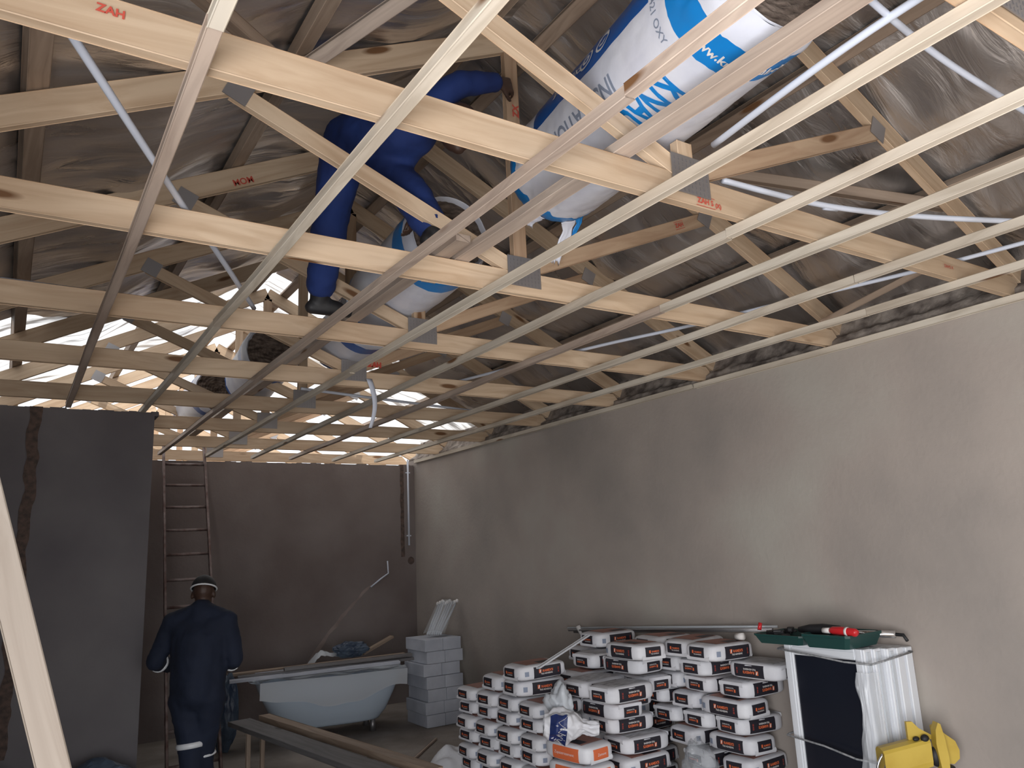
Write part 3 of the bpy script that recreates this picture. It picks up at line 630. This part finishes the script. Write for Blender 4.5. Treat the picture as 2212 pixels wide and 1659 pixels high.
# ---- blue-grid bag on the orange-labelled stack
t = thing('torn_sack', (3.02, 4.12, .575), 'half-empty white sack with a blue grid panel lying on the orange-labelled bags', 'sack', rot=(0, .12, -.55))
def ts(u, v, k=1):
    a = v * 6.2832; x = -.17 + .34 * u; rr = .085 * (max(0, math.sin(min(1, u * 1.25 + .12) * 3.0)) ** .5 + .12) * (1 + .38 * noise.noise(V3((u * 6, math.cos(a) * 2, math.sin(a) * 2))) + .1 * noise.noise(V3((u * 16, math.cos(a) * 5, math.sin(a) * 5))))
    return V3((x, rr * math.cos(a) * 1.15 * k, .085 + rr * math.sin(a) * .95 * k))
MB().grid(ts, 60, 60).build('sack', 'bag', t)
o = MB().grid(lambda u, v: ts(.10 + u * .30, .98 - v * .62, 1.03), 14, 20).build('blue_panel', 'blue_mesh', t)
b = MB()
for i in range(7): b.tube([ts(.24 + .14 * s / 8, .95 - .085 * i - .05 * s / 8, 1.05) for s in range(9)], .0014, 4); b.tube([ts(.24 + .14 * s / 8, .95 - .085 * i + .05 * s / 8, 1.05) for s in range(9)], .0014, 4)
b.build('white_grid', 'whitep', t)
b = MB(); cc = [ts(.62 + .085 * math.cos(q / 20 * 6.283), .80 + .075 * math.sin(q / 20 * 6.283), 1.04) for q in range(20)]; b.add(cc, [list(range(20))], 0)
c2 = [ts(.62 + .04 * dx, .80 + .035 * dy, 1.055) for dx, dy in ((-1, -1), (1, -1), (1, 1), (-1, 1))]; b.add(c2, [[0, 1, 2, 3]], 1); b.build('round_emblem', ['ink', 'whitep'], t)
def crumple(name, c, r, m_, lab, cat, seed=0, amp=.5, grp=None):
    b = MB(); bm_ = bmesh.new(); bmesh.ops.create_icosphere(bm_, subdivisions=4, radius=1)
    for v in bm_.verts:
        d = v.co.normalized(); q = 1 + amp * (noise.noise(d * 1.6 + V3((seed, 0, 0))) + .6 * abs(noise.noise(d * 4 + V3((0, seed, 0)))) + .3 * noise.noise(d * 9)); v.co = V3((d.x * r[0], d.y * r[1], d.z * r[2])) * q
    zmin = min(v.co.z for v in bm_.verts)
    bm_.verts.index_update(); b.add([v.co for v in bm_.verts], [[v.index for v in f.verts] for f in bm_.faces], 0, m_.startswith('film')); bm_.free()
    o = b.build(name, m_, loc=c); tag(o, lab, cat, grp); return o
crumple('plastic_film', (3.06, 4.26, .74), (.075, .09, .13), 'film2', 'crumpled milky plastic behind the blue grid sack', 'plastic film', 3)
crumple('plastic_film', (3.81, 3.84, .30), (.11, .10, .17), 'film', 'tall bundle of clear plastic film in front of the bag pile', 'plastic film', 8)
crumple('plastic_film', (3.80, 3.84, .06), (.13, .11, .10), 'film', 'clear plastic film bunched on the floor under the taller bundle', 'plastic film', 11)
# ================================================================== WINDOW FRAMES BY THE WALL
wl = ['front white window frame with a dark pane, standing against the right wall', 'second white window frame in the leaning stack', 'third white window frame in the leaning stack', 'fourth white window frame in the leaning stack', 'rearmost white window frame, dusty, against the plaster']
for k in range(5):
    x = 4.015 + .08 * k; y0, y1 = 2.70 - .012 * k + random.uniform(-.01, .01), 3.24; z1 = 1.115 - .004 * k
    t = thing('window_frame', (x + .03, (y0 + y1) / 2, 0), wl[k], 'window', 'white window frames leaning on the wall')
    b = MB(); W_, H_ = y1 - y0, z1 - .01; p_ = .062
    for (cy, cz, dy, dz) in ((-W_ / 2 + p_ / 2, H_ / 2, p_, H_), (W_ / 2 - p_ / 2, H_ / 2, p_, H_), (0, H_ - p_ / 2, W_ - 2 * p_, p_), (0, p_ / 2, W_ - 2 * p_, p_)):
        b.box((0, cy, cz + .01), (.062, dy, dz), bev=.004); b.box((-.033, cy, cz + .01), (.006, dy * (.45 if dy < .1 else 1), dz * (.45 if dz < .1 else 1)), bev=.001)
    b.build('frame', 'white', t)
    MB().box((-.012, 0, H_ / 2 + .01), (.012, W_ - 2 * p_, H_ - 2 * p_)).build('pane', 'glass_dark', t)
    if k < 3:
        b = MB(); b.box((.0, -W_ / 2 - .004, H_ / 2 + .01), (.03, .006, H_ - .03), bev=.001); b.build('seal_strip', 'film2', t)
# milky film over the right edge of the stack
b = MB()
def fm(u, v):
    z = 1.0 - u * .98; e = .05 + .20 * max(0, u - .30) ** 1.1 + .02 * noise.noise(V3((u * 7, 1, 0))); wv = .010 * noise.noise(V3((v * 6, u * 9, 2)))
    if v < .7: return (3.972 + wv - .004 - .01 * u, 2.69 + e * (1 - v / .7), z)
    return (3.972 + (v - .7) / .3 * .09, 2.672 + wv * .6 - .006 * u, z)
b.grid(fm, 40, 30); o = b.build('plastic_wrapping', 'film3'); tag(o, 'torn milky plastic hanging over the right side of the window frames', 'plastic film')
for z0, z1_, lb in ((1.085, 1.045, 'grey cord tied round the window frames near their top'), (.60, .545, 'grey cord tied round the window frames low down')):
    b = MB(); n = 14; pts = [(3.968, 3.25, z0), (3.966, 3.0, z0 - .018), (3.962, 2.80, z1_ + .004), (3.985, 2.655, z1_), (4.12, 2.645, z1_ + .01), (4.36, 2.635, z1_ + .03), (4.36, 3.27, z0 + .01), (4.0, 3.262, z0)]
    b.tube(pts, .0055, 8, closed=True); tag(b.build('cord', 'rope'), lb, 'cord', 'cords round the window frames')
# dark green tool case lying open on top
t = thing('tool_case', (3.98, 3.0, 1.118), 'dark green plastic tool case lying open on top of the window frames', 'tool case', rz=.06)
def tray(name, y0, y1, x0, x1, h):
    b = MB(); ins = .022
    ring = lambda s, z: [(x0 + s, y0 + s + .02, z), (x0 + s + .02, y0 + s, z), (x1 - s - .02, y0 + s, z), (x1 - s, y0 + s + .02, z), (x1 - s, y1 - s - .02, z), (x1 - s - .02, y1 - s, z), (x0 + s + .02, y1 - s, z), (x0 + s, y1 - s - .02, z)]
    vs = ring(ins, 0) + ring(0, h * .8) + ring(-.004, h * .82) + ring(-.004, h) + ring(.006, h) + ring(ins + .004, .006)
    fs = [list(range(8))[::-1]] + [[r * 8 + k, r * 8 + (k + 1) % 8, (r + 1) * 8 + (k + 1) % 8, (r + 1) * 8 + k] for r in range(5) for k in range(8)] + [[40 + k for k in range(8)]]
    b.add(vs, fs); return b.build(name, 'green', t)
tray('lid', .035, .37, -.06, .28, .055); tray('base', -.27, .03, -.08, .28, .075)
for i in range(14): MB().box((0, 0, 0), (random.uniform(.02, .05), random.uniform(.02, .06), random.uniform(.012, .03)), bev=.003).build('tool_insert', 'black', t, mw=Matrix.Translation((random.uniform(-.02, .24), random.uniform(.07, .34), .05 + random.uniform(0, .022))) @ Matrix.Rotation(random.uniform(0, 3), 4, 'Z'))
o = MB().tube([(3.985, 3.385, 1.185), (4.0, 3.385, 1.225)], .012, 12).build('red_stopper', 'red'); tag(o, 'small red cap standing at the left end of the green case', 'cap')
t2 = thing('drill', (4.03, 2.98, 1.175), 'black power tool body lying inside the green case', 'power tool', rz=.2)
MB().tube([(0, -.12, .03), (0, -.02, .034), (0, .06, .03), (0, .13, .026)], [.026, .03, .028, .014], 12).build('housing', 'black', t2); MB().tube([(0, -.06, .02), (.09, -.09, .01)], .018, 10).build('handle', 'black', t2)
t3 = thing('red_bottle', (3.97, 2.80, 1.205), 'red and white bottle lying on the open green case', 'bottle', rz=.0)
MB().tube([(0, -.10, .0), (0, -.09, .004), (0, .0, .008), (0, .05, .008), (0, .075, .006)], [.016, .022, .024, .022, .012], 14).build('bottle', 'red', t3)
MB().tube([(0, .07, .006), (0, .115, .004)], .016, 12).build('cap', 'whitep', t3); MB().tube([(0, -.045, .006), (0, -.030, .006)], .0252, 14).build('label_band', 'whitep', t3)
t4 = thing('sealant_gun', (4.27, 2.78, 1.15), 'chrome and black sealant gun at the right end of the case', 'sealant gun', rz=.35)
MB().tube([(0, -.10, .02), (0, .13, .02)], .020, 14).build('barrel', 'chrome', t4); MB().tube([(0, -.1, .02), (.0, -.14, .018), (-.02, -.16, -.01)], .010, 8).build('handle', 'black', t4)
# bundle of thin trims lying along the wall on top of the pile
for i, (dz, dx) in enumerate(((0, 0), (.016, .014), (.014, -.016), (.03, .0))):
    o = MB().tube([(4.335 + dx, 5.76 + .03 * i, 1.0 + dz), (4.335 + dx, 4.6, 1.075 + dz), (4.335 + dx, 3.62 - .03 * i, 1.135 + dz)], .0085, 8).build('trim_rod', 'film2' if i == 3 else 'steel')
    tag(o, 'thin grey-white rod in the bundle lying along the right wall over the bags', 'rod', 'rods bundled along the wall')
o = MB().tube([(4.335, 5.66, 1.0), (4.32, 5.68, 1.06)], .02, 10).tube([(4.335, 5.70, 1.035), (4.33, 5.62, .97)], .016, 8).build('plastic_clip', 'whitep'); tag(o, 'white twisted plastic clip at the left end of the rod bundle', 'clip')
o = MB().tube([(4.08, 3.66, 1.118), (4.08, 3.60, 1.124)], .022, 12).build('white_stopper', 'whitep'); tag(o, 'small white cap lying on the top bag near the green case', 'cap')
o = timber('plastic_strip', (2.97, 4.36, .985), (3.60, 4.62, 1.112), .03, .012, 'white', upv=(0, 0, 1)); tag(o, 'thin white slat leaning across the upper left bags', 'slat')

# ================================================================== YELLOW MACHINE
t = thing('yellow_trestle', (3.96, 2.475, 0), 'folding tool with yellow padded panels and chrome hoops at the bottom right', 'folding stand', rz=0)
def loft(b, secs, mi=0):
    n = len(secs[0]); vs = [p for s_ in secs for p in s_]; fs = [[i * n + k, i * n + (k + 1) % n, (i + 1) * n + (k + 1) % n, (i + 1) * n + k] for i in range(len(secs) - 1) for k in range(n)]
    fs += [list(range(n))[::-1], [(len(secs) - 1) * n + k for k in range(n)]]; b.add(vs, fs, mi)
b = MB()
def bx(c, ex, ey, ez, d):   # rounded slab sections along d
    pass
# main padded cover: arched sheet over a frame
d0, d1 = V3((-.075, .115, .0)), V3((.125, -.025, .05)); ax = (d1 - d0).normalized(); sd = V3((.56, .82, 0)).normalized()
secs = []
for i in range(9):
    c = d0.lerp(d1, i / 8) + V3((0, 0, .635)); secs.append([c + sd * a_ * .5 + V3((0, 0, z_)) for a_, z_ in ((-.02, -.125), (-.03, -.10), (-.035, -.01), (-.01, .004), (.06, .012), (.14, .010), (.17, -.005), (.175, -.12), (.16, -.13), (.0, -.13))])
loft(b, secs); b.build('cover_panel', 'yellow', t)
b = MB(); fo = V3((.150, -.068, 0)); f1 = V3((.75, -.55, 0)).normalized()
sh = [(-.012, .545), (.026, .545), (.030, .60), (.022, .70), (.010, .765), (-.002, .772), (-.018, .735), (-.024, .67), (-.018, .60)]
for e in (0, 1): pass
loft(b, [[fo + f1 * u + sd * (k * .05 - .01) + V3((0, 0, z)) for u, z in sh] for k in (0, 1)]); b.build('upright_fin', 'yellow', t)
b = MB(); wg = V3((.04, .0, 0)); sh = [(-.0, .68), (.0, .768), (.03, .768), (.06, .735), (.12, .70), (.12, .68)]
loft(b, [[wg + f1 * (u - .005) + sd * (.06 + k * .02) + V3((0, 0, z)) for u, z in sh] for k in (0, 1)]); b.build('side_wing', 'yellow', t)
b = MB(); sh = [(.01, .56), (.085, .555), (.115, .58), (.12, .62), (.105, .665), (.06, .70), (.012, .745), (.0, .74)]
loft(b, [[fo + f1 * u + sd * (.06 + k * .03) + V3((0, 0, z)) for u, z in sh] for k in (0, 1)]); b.build('back_panel', 'yellow', t)
b = MB()
for dx in (0, .034):
    b.tube([V3((-.082 + dx, .112 - dx * .7, .625)) + V3((-.03 * math.sin(q / 12 * 3.14), .02 * math.sin(q / 12 * 3.14), -.15 * q / 12)) for q in range(13)], .0065, 8)
b.build('chrome_hoop', 'chrome', t)
b = MB()
for c, r in (((.085, .02, .688), (.022, .014, .012)), ((.115, -.01, .69), (.024, .02, .02)), ((.185, -.05, .682), (.02, .02, .024)), ((.16, -.03, .60), (.035, .03, .05)), ((.20, -.06, .54), (.05, .03, .02))): b.ball(c, r)
b.build('black_strap', 'black', t)
b = MB()
for (x, y) in ((-.06, .10), (.10, -.02), (.06, .22), (.22, .08)): b.tube([(x, y, .0), (x * .9, y * .9, .54)], .011, 8)
b.box((.08, .09, .50), (.22, .16, .03), rot=Euler((0, 0, -.6))); b.build('stand_frame', 'steel', t)
tag(MB().box((3.83, 2.66, .20), (.05, .10, .40), rot=Euler((0, 0, -.6)), bev=.01).box((3.83, 2.66, .43), (.04, .06, .07), bev=.008).build('steel_bracket', 'steel'), 'grey metal bracket standing left of the yellow machine', 'bracket')

# ================================================================== BLOCKS, TUB, BOARDS
for k in range(7):
    jx = random.uniform(-.012, .012) - (.02 if k in (4, 1) else 0); jy = random.uniform(-.012, .012)
    for j in range(2):
        o = MB().box((0, 0, 0), (.212, .47, .121), bev=.004).build('building_block', 'block', loc=(3.775 + .108 + .215 * j + jx, 7.58 + .24 + jy, .062 + .1235 * k))
        tag(o, 'pale grey block, %s layer of the stack at the back right, %s one' % (['lowest', 'second', 'third', 'fourth', 'fifth', 'sixth', 'topmost'][k], ['left', 'right'][j]), 'block', 'pale grey blocks stacked by the right wall')
t = thing('profile_bundle', (3.95, 7.75, .875), 'bundle of thin profiles in clear plastic rising from the stack of blocks', 'bundle')
d = V3((.32, .28, .30)); b = MB(); s_ = V3((1, -.9, 0)).normalized()
for i in range(7): b.tube([s_ * (i - 3) * .024 + V3((0, 0, .02)), s_ * (i - 3) * .032 + d + V3((0, 0, .012 * (i % 3)))], .012, 8)
b.build('profiles', 'film2', t); b = MB()
for i in range(9): b.ball(s_ * (i - 4) * .028 + d + V3((.01, .01, .01 + .012 * (i % 3))), .02, seg=8)
b.build('foam_ends', 'whitep', t)
MB().grid(lambda u, v: V3((0, 0, .03)) + s_ * ((v - .5) * (.24 - .02 * u)) + d * (u * .98) + V3((0, 0, .03 * math.sin(v * 3.14))), 10, 10).build('plastic_sleeve', 'film', t)

t = thing('bathtub', (2.93, 8.15, 0), 'white bathtub standing on the floor by the back wall, covered with boards and plastic', 'bathtub', rz=-.17)
def tubp(u, v, inner=0):
    a = v * 6.2832; prof = [(.0, .10), (.50, .10), (.64, .115), (.74, .20), (.86, .38), (.95, .555), (1.0, .585), (1.03, .58)] if not inner else [(1.0, .585), (.93, .56), (.85, .40), (.72, .24), (.55, .17), (0, .165)]
    k = min(len(prof) - 1.001, u * (len(prof) - 1)); p = prof[int(k)]; q = prof[int(k) + 1]; t_ = k - int(k); rr = p[0] + (q[0] - p[0]) * t_; z = p[1] + (q[1] - p[1]) * t_
    ca, sa = math.cos(a), math.sin(a); n = 3.4; kk = (abs(ca) ** n + abs(sa) ** n) ** (-1 / n); return (.77 * rr * ca * kk + .03 * (1 - rr), .345 * rr * sa * kk, z)
b = MB(); b.grid(lambda u, v: tubp(u, v), 28, 56); b.grid(lambda u, v: tubp(u, -v, 1), 20, 56); b.build('tub_shell', 'tub', t)
b = MB()
for (x, y) in ((-.42, -.15), (-.42, .15), (.42, -.15), (.42, .15)): b.tube([(x, y, 0), (x, y, .12)], [.035, .022], 10)
b.build('tub_feet', 'steel', t)
b = MB(); b.grid(lambda u, v: (-.72 + 1.45 * u, -.345 + .02 * math.sin(u * 9) - .03 * (1 - v), .60 - v * (.16 + .12 * math.sin(u * 3.2) ** 2 + .04 * noise.noise(V3((u * 5, 0, 0))))), 40, 12)
b.grid(lambda u, v: (-.72 + 1.45 * u, -.345 + .69 * v, .60 + .05 * noise.noise(V3((u * 5, v * 4, 0)))), 30, 14); o = b.build('plastic_sheet', 'film2', loc=(2.93, 8.13, .005)); o.rotation_euler.z = -.17; tag(o, 'clear plastic sheet draped over the bathtub', 'plastic film')
for i, (y, z, x0, x1) in enumerate(((-.40, .655, -1.0, .62), (-.30, .66, -.92, .80), (-.19, .665, -.75, .80), (-.36, .70, -.5, .78), (-.06, .67, -1.0, .8))):
    c = Matrix.Translation((2.93, 8.13, 0)) @ Matrix.Rotation(-.17, 4, 'Z')
    o = timber('board', c @ V3((x0, y, z + .012 * (i % 2))), c @ V3((x1, y + .03 * (i - 2), z + .03)), .085, .028, ['block', 'greywood', 'block', 'greywood', 'oldwood'][i])
    tag(o, ['pale board on the front rim of the bathtub, lowest', 'weathered board second from the front across the bathtub', 'grey board third from the front across the bathtub', 'light grey board lying on top of the others over the bathtub', 'weathered board farthest back across the bathtub'][i], 'board', 'boards laid across the bathtub')
o = timber('board', (3.42, 8.44, .70), (3.80, 8.50, .84), .07, .03, 'oldwood'); tag(o, 'short dark board propped up behind the bathtub boards, next to the block stack', 'board')
b = MB(); b.grid(lambda u, v: (-.16 + .34 * u, (v - .5) * .16, .20 * math.sin(min(1, u * 1.6) * 3.14 * .62) * (1 - .5 * abs(v - .5)) * (1 - u * .3) + .02 * noise.noise(V3((u * 9, v * 9, 0)))), 16, 8)
tag(b.build('plastic_scrap', 'film2', loc=(2.93, 8.38, .615)), 'peaked scrap of milky plastic standing on the bathtub boards', 'plastic film')
o = crumple('cloth_heap', (3.22, 8.30, .78), (.18, .09, .07), 'plastic_blue', 'dark crumpled sheet on the right part of the bathtub boards', 'sheet', 21, .35)
o = crumple('dark_sack', (1.90, 8.12, .36), (.12, .11, .34), 'plastic_blue', 'dark full sack standing left of the bathtub', 'sack', 5, .18)
# long low bench of boards in the left foreground
t = thing('board_trestle', (2.05, 6.3, 0), 'long grey scaffold board on low legs running toward the bottom of the photo', 'bench')
timber('plank', (1.86, 7.45, .37), (2.20, 4.75, .37), .20, .04, 'greywood', t); timber('plank', (2.07, 7.42, .385), (2.42, 4.75, .385), .10, .05, 'oldwood', t)
for (x, y) in ((1.86, 7.2), (1.98, 7.2), (2.12, 5.6), (2.3, 5.6), (2.16, 4.95), (2.33, 4.95)): timber('leg', (x + .02, y, 0), (x + .02, y, .35), .035, .035, 'oldwood', t, upv=(1, 0, 0))
tag(timber('stick', (3.02, 6.45, .012), (3.62, 7.1, .012), .02, .018, 'binder'), 'thin pale stick lying on the floor in front of the grey blocks', 'stick')
# rubble and sheets at the foot of the partition
crumple('rubble_sack', (.62, 6.13, .24), (.30, .19, .26), 'plastic_blue', 'dark filled sack against the foot of the partition wall, left one', 'sack', 31, .16)
crumple('rubble_sack', (-.02, 6.0, .24), (.26, .20, .30), 'plastic_blue', 'dark filled sack at the bottom left, in front of the partition wall', 'sack', 37, .16)
crumple('rubble_sack', (.70, 5.50, .14), (.2, .18, .16), 'plastic_blue', 'low dark sack in front of the partition wall corner', 'sack', 44, .2)
for i, (x, y, z) in enumerate(((1.62, 5.75, .05), (1.80, 6.1, .05), (1.55, 6.45, .05), (1.45, 5.35, .05))):
    o = timber('offcut', (x - .16, y, z - .03), (x + .18, y - .05, z - .02), .10, .035, ['block', 'oldwood', 'block', 'oldwood'][i]); tag(o, ['pale board offcut on the floor right of the ladder foot', 'brown board offcut near the bench legs', 'pale board offcut under the ladder', 'brown offcut at the bottom edge beside the man'][i], 'offcut')

# ================================================================== LADDER
t = thing('ladder', (1.4, 7.0, 0), 'tall thin metal ladder leaning against the back wall in front of the man', 'ladder')
L0, L1 = (V3((1.215, 7.0, .0)), V3((1.382, 9.10, 3.12))), (V3((1.625, 7.0, .0)), V3((1.80, 9.10, 3.12)))
for a, c in (L0, L1):
    o = timber('rail', a, c, .022, .058, 'ladder', t, upv=(0, -1, 1))
n = 13
for i in range(n):
    f_ = (i + .7) / n; MB().tube([L0[0].lerp(L0[1], f_) - V3(t.location), L1[0].lerp(L1[1], f_) - V3(t.location)], .014, 8).build('rung', 'ladder', t)

# ================================================================== PEOPLE
def hand(b, wr, d, n, s=1, curl=.5, side=1):
    """palm, four bent fingers of unequal length and a thumb; d = pointing direction, n = palm normal"""
    wr = V3(wr); d = V3(d).normalized(); n = V3(n); n = (n - d * n.dot(d)).normalized(); a = d.cross(n) * side
    for i in range(4): b.limb(wr + a * (i - 1.5) * .012 * s, wr + d * .085 * s + a * (i - 1.5) * .020 * s, .015 * s, .012 * s, seg=8)
    for i, ln in enumerate((.068, .078, .072, .056)):
        p = wr + d * .088 * s + a * (i - 1.5) * .0215 * s; q = d; l1 = ln * s * .5
        for j in range(3):
            q = (q * math.cos(curl) + n * math.sin(curl)).normalized(); r_ = (.0095 - .0012 * j) * s; e = p + q * (l1 * (1, .7, .55)[j]); b.limb(p, e, r_, r_ * .9, seg=8); p = e
    p = wr + d * .025 * s - a * .028 * s; q = (d * .75 - a * .65 + n * .3).normalized()
    for l_ in (.042, .032): e = p + q * l_ * s; b.limb(p, e, .0115 * s, .010 * s, seg=8); p = e; q = (q + d * .5 + n * .25).normalized()
def head(b, c, fw, upv, r=.1):
    fw = V3(fw).normalized(); u = V3(upv); u = (u - fw * u.dot(fw)).normalized(); s = fw.cross(u); c = V3(c)
    mm = Matrix((s, fw, u)).transposed(); e = mm.to_euler()
    b.ball(c + u * .025, (.074, .092, .088), rot=e); b.ball(c + fw * .018 - u * .045, (.058, .070, .068), rot=e); b.ball(c + fw * .05 - u * .085, (.034, .034, .028), rot=e)
    b.limb(c + fw * .092 + u * .008, c + fw * .108 - u * .028, .009, .014, seg=8)
    b.limb(c + fw * .085 - u * .06 - s * .02, c + fw * .085 - u * .06 + s * .02, .010, .010, seg=8)
    for k in (-1, 1):
        b.ball(c + fw * .083 + u * .012 + s * .03 * k, (.014, .010, .010), rot=e); b.limb(c + fw * .086 + u * .032 + s * .014 * k, c + fw * .078 + u * .03 + s * .05 * k, .008, .007, seg=8)
        b.ball(c + s * .076 * k - u * .012 - fw * .005, (.010, .020, .030), rot=e)
def person(lab, J, mats, feet, hands_, cuffs=None, cap=False, bands=(), lr=1):
    t = thing('person', (J['pelvis'][0], J['pelvis'][1], min(J['footL'][2], J['footR'][2])), lab, 'person')
    off = -V3(t.location); q = {k: V3(v) + off for k, v in J.items()}
    # body: head, neck, limbs, hands in one continuous surface
    b = MB(); head(b, q['head'], J['face'], J['hup']); b.limb(q['neck'], q['head'] - V3(J['hup']).normalized() * .05, .052, .05)
    b.limb(q['chest'], q['neck'], .11, .06); b.limb(q['pelvis'], q['chest'], .125, .13)
    for s in 'LR':
        b.limb(q['neck'], q['sh' + s], .055, .05); b.limb(q['chest'], q['sh' + s], .08, .05); b.limb(q['sh' + s], q['el' + s], .046, .036); b.limb(q['el' + s], q['wr' + s], .035, .024)
        b.limb(q['hip' + s], q['kn' + s], .075, .052); b.limb(q['kn' + s], q['an' + s], .05, .035); b.limb(q['pelvis'], q['hip' + s], .10, .08)
        d, n = hands_[s]; hand(b, q['wr' + s], d, n, 1.0, hands_.get('curl', .5), 1 if s == 'R' else -1)
    o = b.build('body', 'skin', t); fuse(o, .008, 2)
    # coverall
    b = MB(); b.limb(q['pelvis'], q['chest'], .158, .165, seg=20); b.limb(q['chest'], q['neck'], .15, .082); 
    for s in 'LR':
        b.limb(q['chest'], q['sh' + s], .13, .078); b.limb(q['neck'], q['sh' + s], .075, .072); b.limb(q['sh' + s], q['el' + s], .075, .062)
        w1 = q['el' + s].lerp(q['wr' + s], .90); b.limb(q['el' + s], w1, .062, .05)
        b.limb(q['pelvis'], q['hip' + s], .145, .12); b.limb(q['hip' + s], q['kn' + s], .116, .094 * lr); a1 = q['kn' + s].lerp(q['an' + s], .80); b.limb(q['kn' + s], a1, .094 * lr, .082 * lr)
        b.limb(q['hip' + s], q['chest'] + (q['sh' + s] - q['chest']) * .4, .11, .12)
    o = b.build('coverall', mats, t); fuse(o, .014, 4)
    tx = bpy.data.textures.get('fold') or bpy.data.textures.new('fold', 'CLOUDS'); tx.noise_scale = .09
    dm = o.modifiers.new('d', 'DISPLACE'); dm.texture = tx; dm.strength = .022; dm.mid_level = .5
    ms = list(o.data.materials); bake(o)
    if not o.data.materials: [o.data.materials.append(x) for x in ms]
    # shoes
    for s in 'LR':
        an = q['an' + s]; fd = V3(feet[s]).normalized(); b = MB(); b.limb(an.lerp(q['kn' + s], .26), an - V3((0, 0, .02)), .062, .052); b.limb(an - fd * .04 - V3((0, 0, .055)), an + fd * .16 - V3((0, 0, .062)), .038, .036)
        b.limb(an - V3((0, 0, .03)), an + fd * .10 - V3((0, 0, .05)), .046, .042); b.ball(an + fd * .17 - V3((0, 0, .062)), (.045, .045, .034)); o = b.build('boot', 'black', t); fuse(o, .01, 2)
        b = MB(); b.tube([an - fd * .07 - V3((0, 0, .092)), an - fd * .06 - V3((0, 0, .09)), an + fd * .06 - V3((0, 0, .092)), an + fd * .17 - V3((0, 0, .092)), an + fd * .2 - V3((0, 0, .09))], [.02, .036, .036, .042, .02], 12, flat=.2); 
    for (a, c, f_, r_, w_) in bands:
        p = q[a].lerp(q[c], f_); d = (q[c] - q[a]).normalized(); MB().tube([p - d * w_, p - d * w_ * .3, p + d * w_ * .3, p + d * w_], [r_ - .004, r_, r_, r_ - .004], 20).build('reflective_band', 'refl', t)
    if cap:
        fw = V3(J['face']).normalized(); u = V3(J['hup']); u = (u - fw * u.dot(fw)).normalized(); s = fw.cross(u); mm = Matrix((s, fw, u)).transposed().to_4x4(); mm.translation = q['head'] + u * .03
        b = MB(); b.grid(lambda a_, v: mm @ V3((.084 * math.cos(v * 6.283) * math.cos(a_ * 1.5), .104 * math.sin(v * 6.283) * math.cos(a_ * 1.5), .095 * math.sin(a_ * 1.5) + .005)), 10, 32)
        b.grid(lambda a_, v: mm @ V3((.075 * math.cos(3.14 * v) * (1 - .1 * a_), .09 + .075 * a_ * max(0, math.sin(3.14 * v)) ** .6 - .04 * abs(math.cos(3.14 * v)), .006 - .02 * a_)), 5, 16); o = b.build('cap', 'black', t)
        q2 = o.modifiers.new('s', 'SOLIDIFY'); q2.thickness = .004
        MB().tube([mm @ V3((.088 * math.cos(k / 24 * 6.283), .108 * math.sin(k / 24 * 6.283), .006)) for k in range(24)], .006, 6, closed=True, flat=1).build('cap_band', 'refl', o)
    return t
# man at the ladder, seen from behind
fx, fy = V3((.80, -.60, 0)), V3((.42, .90, 0))
J = dict(pelvis=(1.20, 5.98, .90), chest=(1.21, 6.0, 1.20), neck=(1.225, 6.04, 1.42), head=(1.245, 6.09, 1.535), face=(.35, .9, -.35), hup=(.1, .3, 1),
         shL=(1.055, 6.13, 1.345), shR=(1.375, 5.93, 1.345), elL=(.955, 6.17, 1.09), elR=(1.435, 5.91, 1.07), wrL=(1.08, 6.36, 1.03), wrR=(1.44, 6.13, 1.02),
         hipL=(1.145, 6.02, .84), hipR=(1.275, 5.95, .84), knL=(1.185, 6.00, .49), knR=(1.265, 6.03, .47), anL=(1.20, 5.95, .10), anR=(1.285, 6.04, .10), footL=(1.2, 6.1, 0), footR=(1.29, 6, 0))
person('man in dark navy coverall and cap seen from behind at the ladder foot', J, 'navy', {'L': (.4, .9, 0), 'R': (.4, .9, 0)}, {'L': ((.4, .85, .1), (.5, -.2, -.6)), 'R': ((.1, .95, .1), (-.5, 0, -.6)), 'curl': .5}, cap=True,
       bands=(('elL', 'wrL', .30, .066, .010), ('elR', 'wrR', .45, .062, .008), ('knL', 'anL', -.12, .098, .018), ('knR', 'anR', .02, .09, .008)), lr=.86)
# worker up in the roof, one foot on each of two trusses
J = dict(pelvis=(1.35, 3.41, 3.80), chest=(1.47, 3.06, 3.765), neck=(1.535, 2.90, 3.725), head=(1.605, 2.795, 3.655), face=(.45, -.5, -.45), hup=(.35, -.6, .5),
         shL=(1.535, 3.07, 3.72), shR=(1.50, 2.90, 3.78), elL=(1.47, 3.21, 3.58), elR=(1.65, 2.815, 3.905), wrL=(1.52, 3.12, 3.36), wrR=(1.845, 2.80, 3.965),
         hipL=(1.315, 3.50, 3.76), hipR=(1.40, 3.33, 3.71), knL=(1.335, 3.73, 3.47), knR=(1.51, 3.10, 3.44), anL=(1.365, 3.975, 3.155), anR=(1.565, 2.965, 3.20), footL=(1.3, 4, 3.055), footR=(1.5, 2.9, 3.095))
person('worker in royal blue coverall straddling two trusses in the roof, reaching for a king post', J, 'coverall', {'L': (.8, -.1, 0), 'R': (.9, .1, 0)}, {'L': ((.1, -.2, -1), (-.6, 0, -.2)), 'R': ((.95, .15, .2), (.1, 1, 0)), 'curl': .75},
       bands=(('hipL', 'knL', -.05, .12, .0),) if 0 else ())
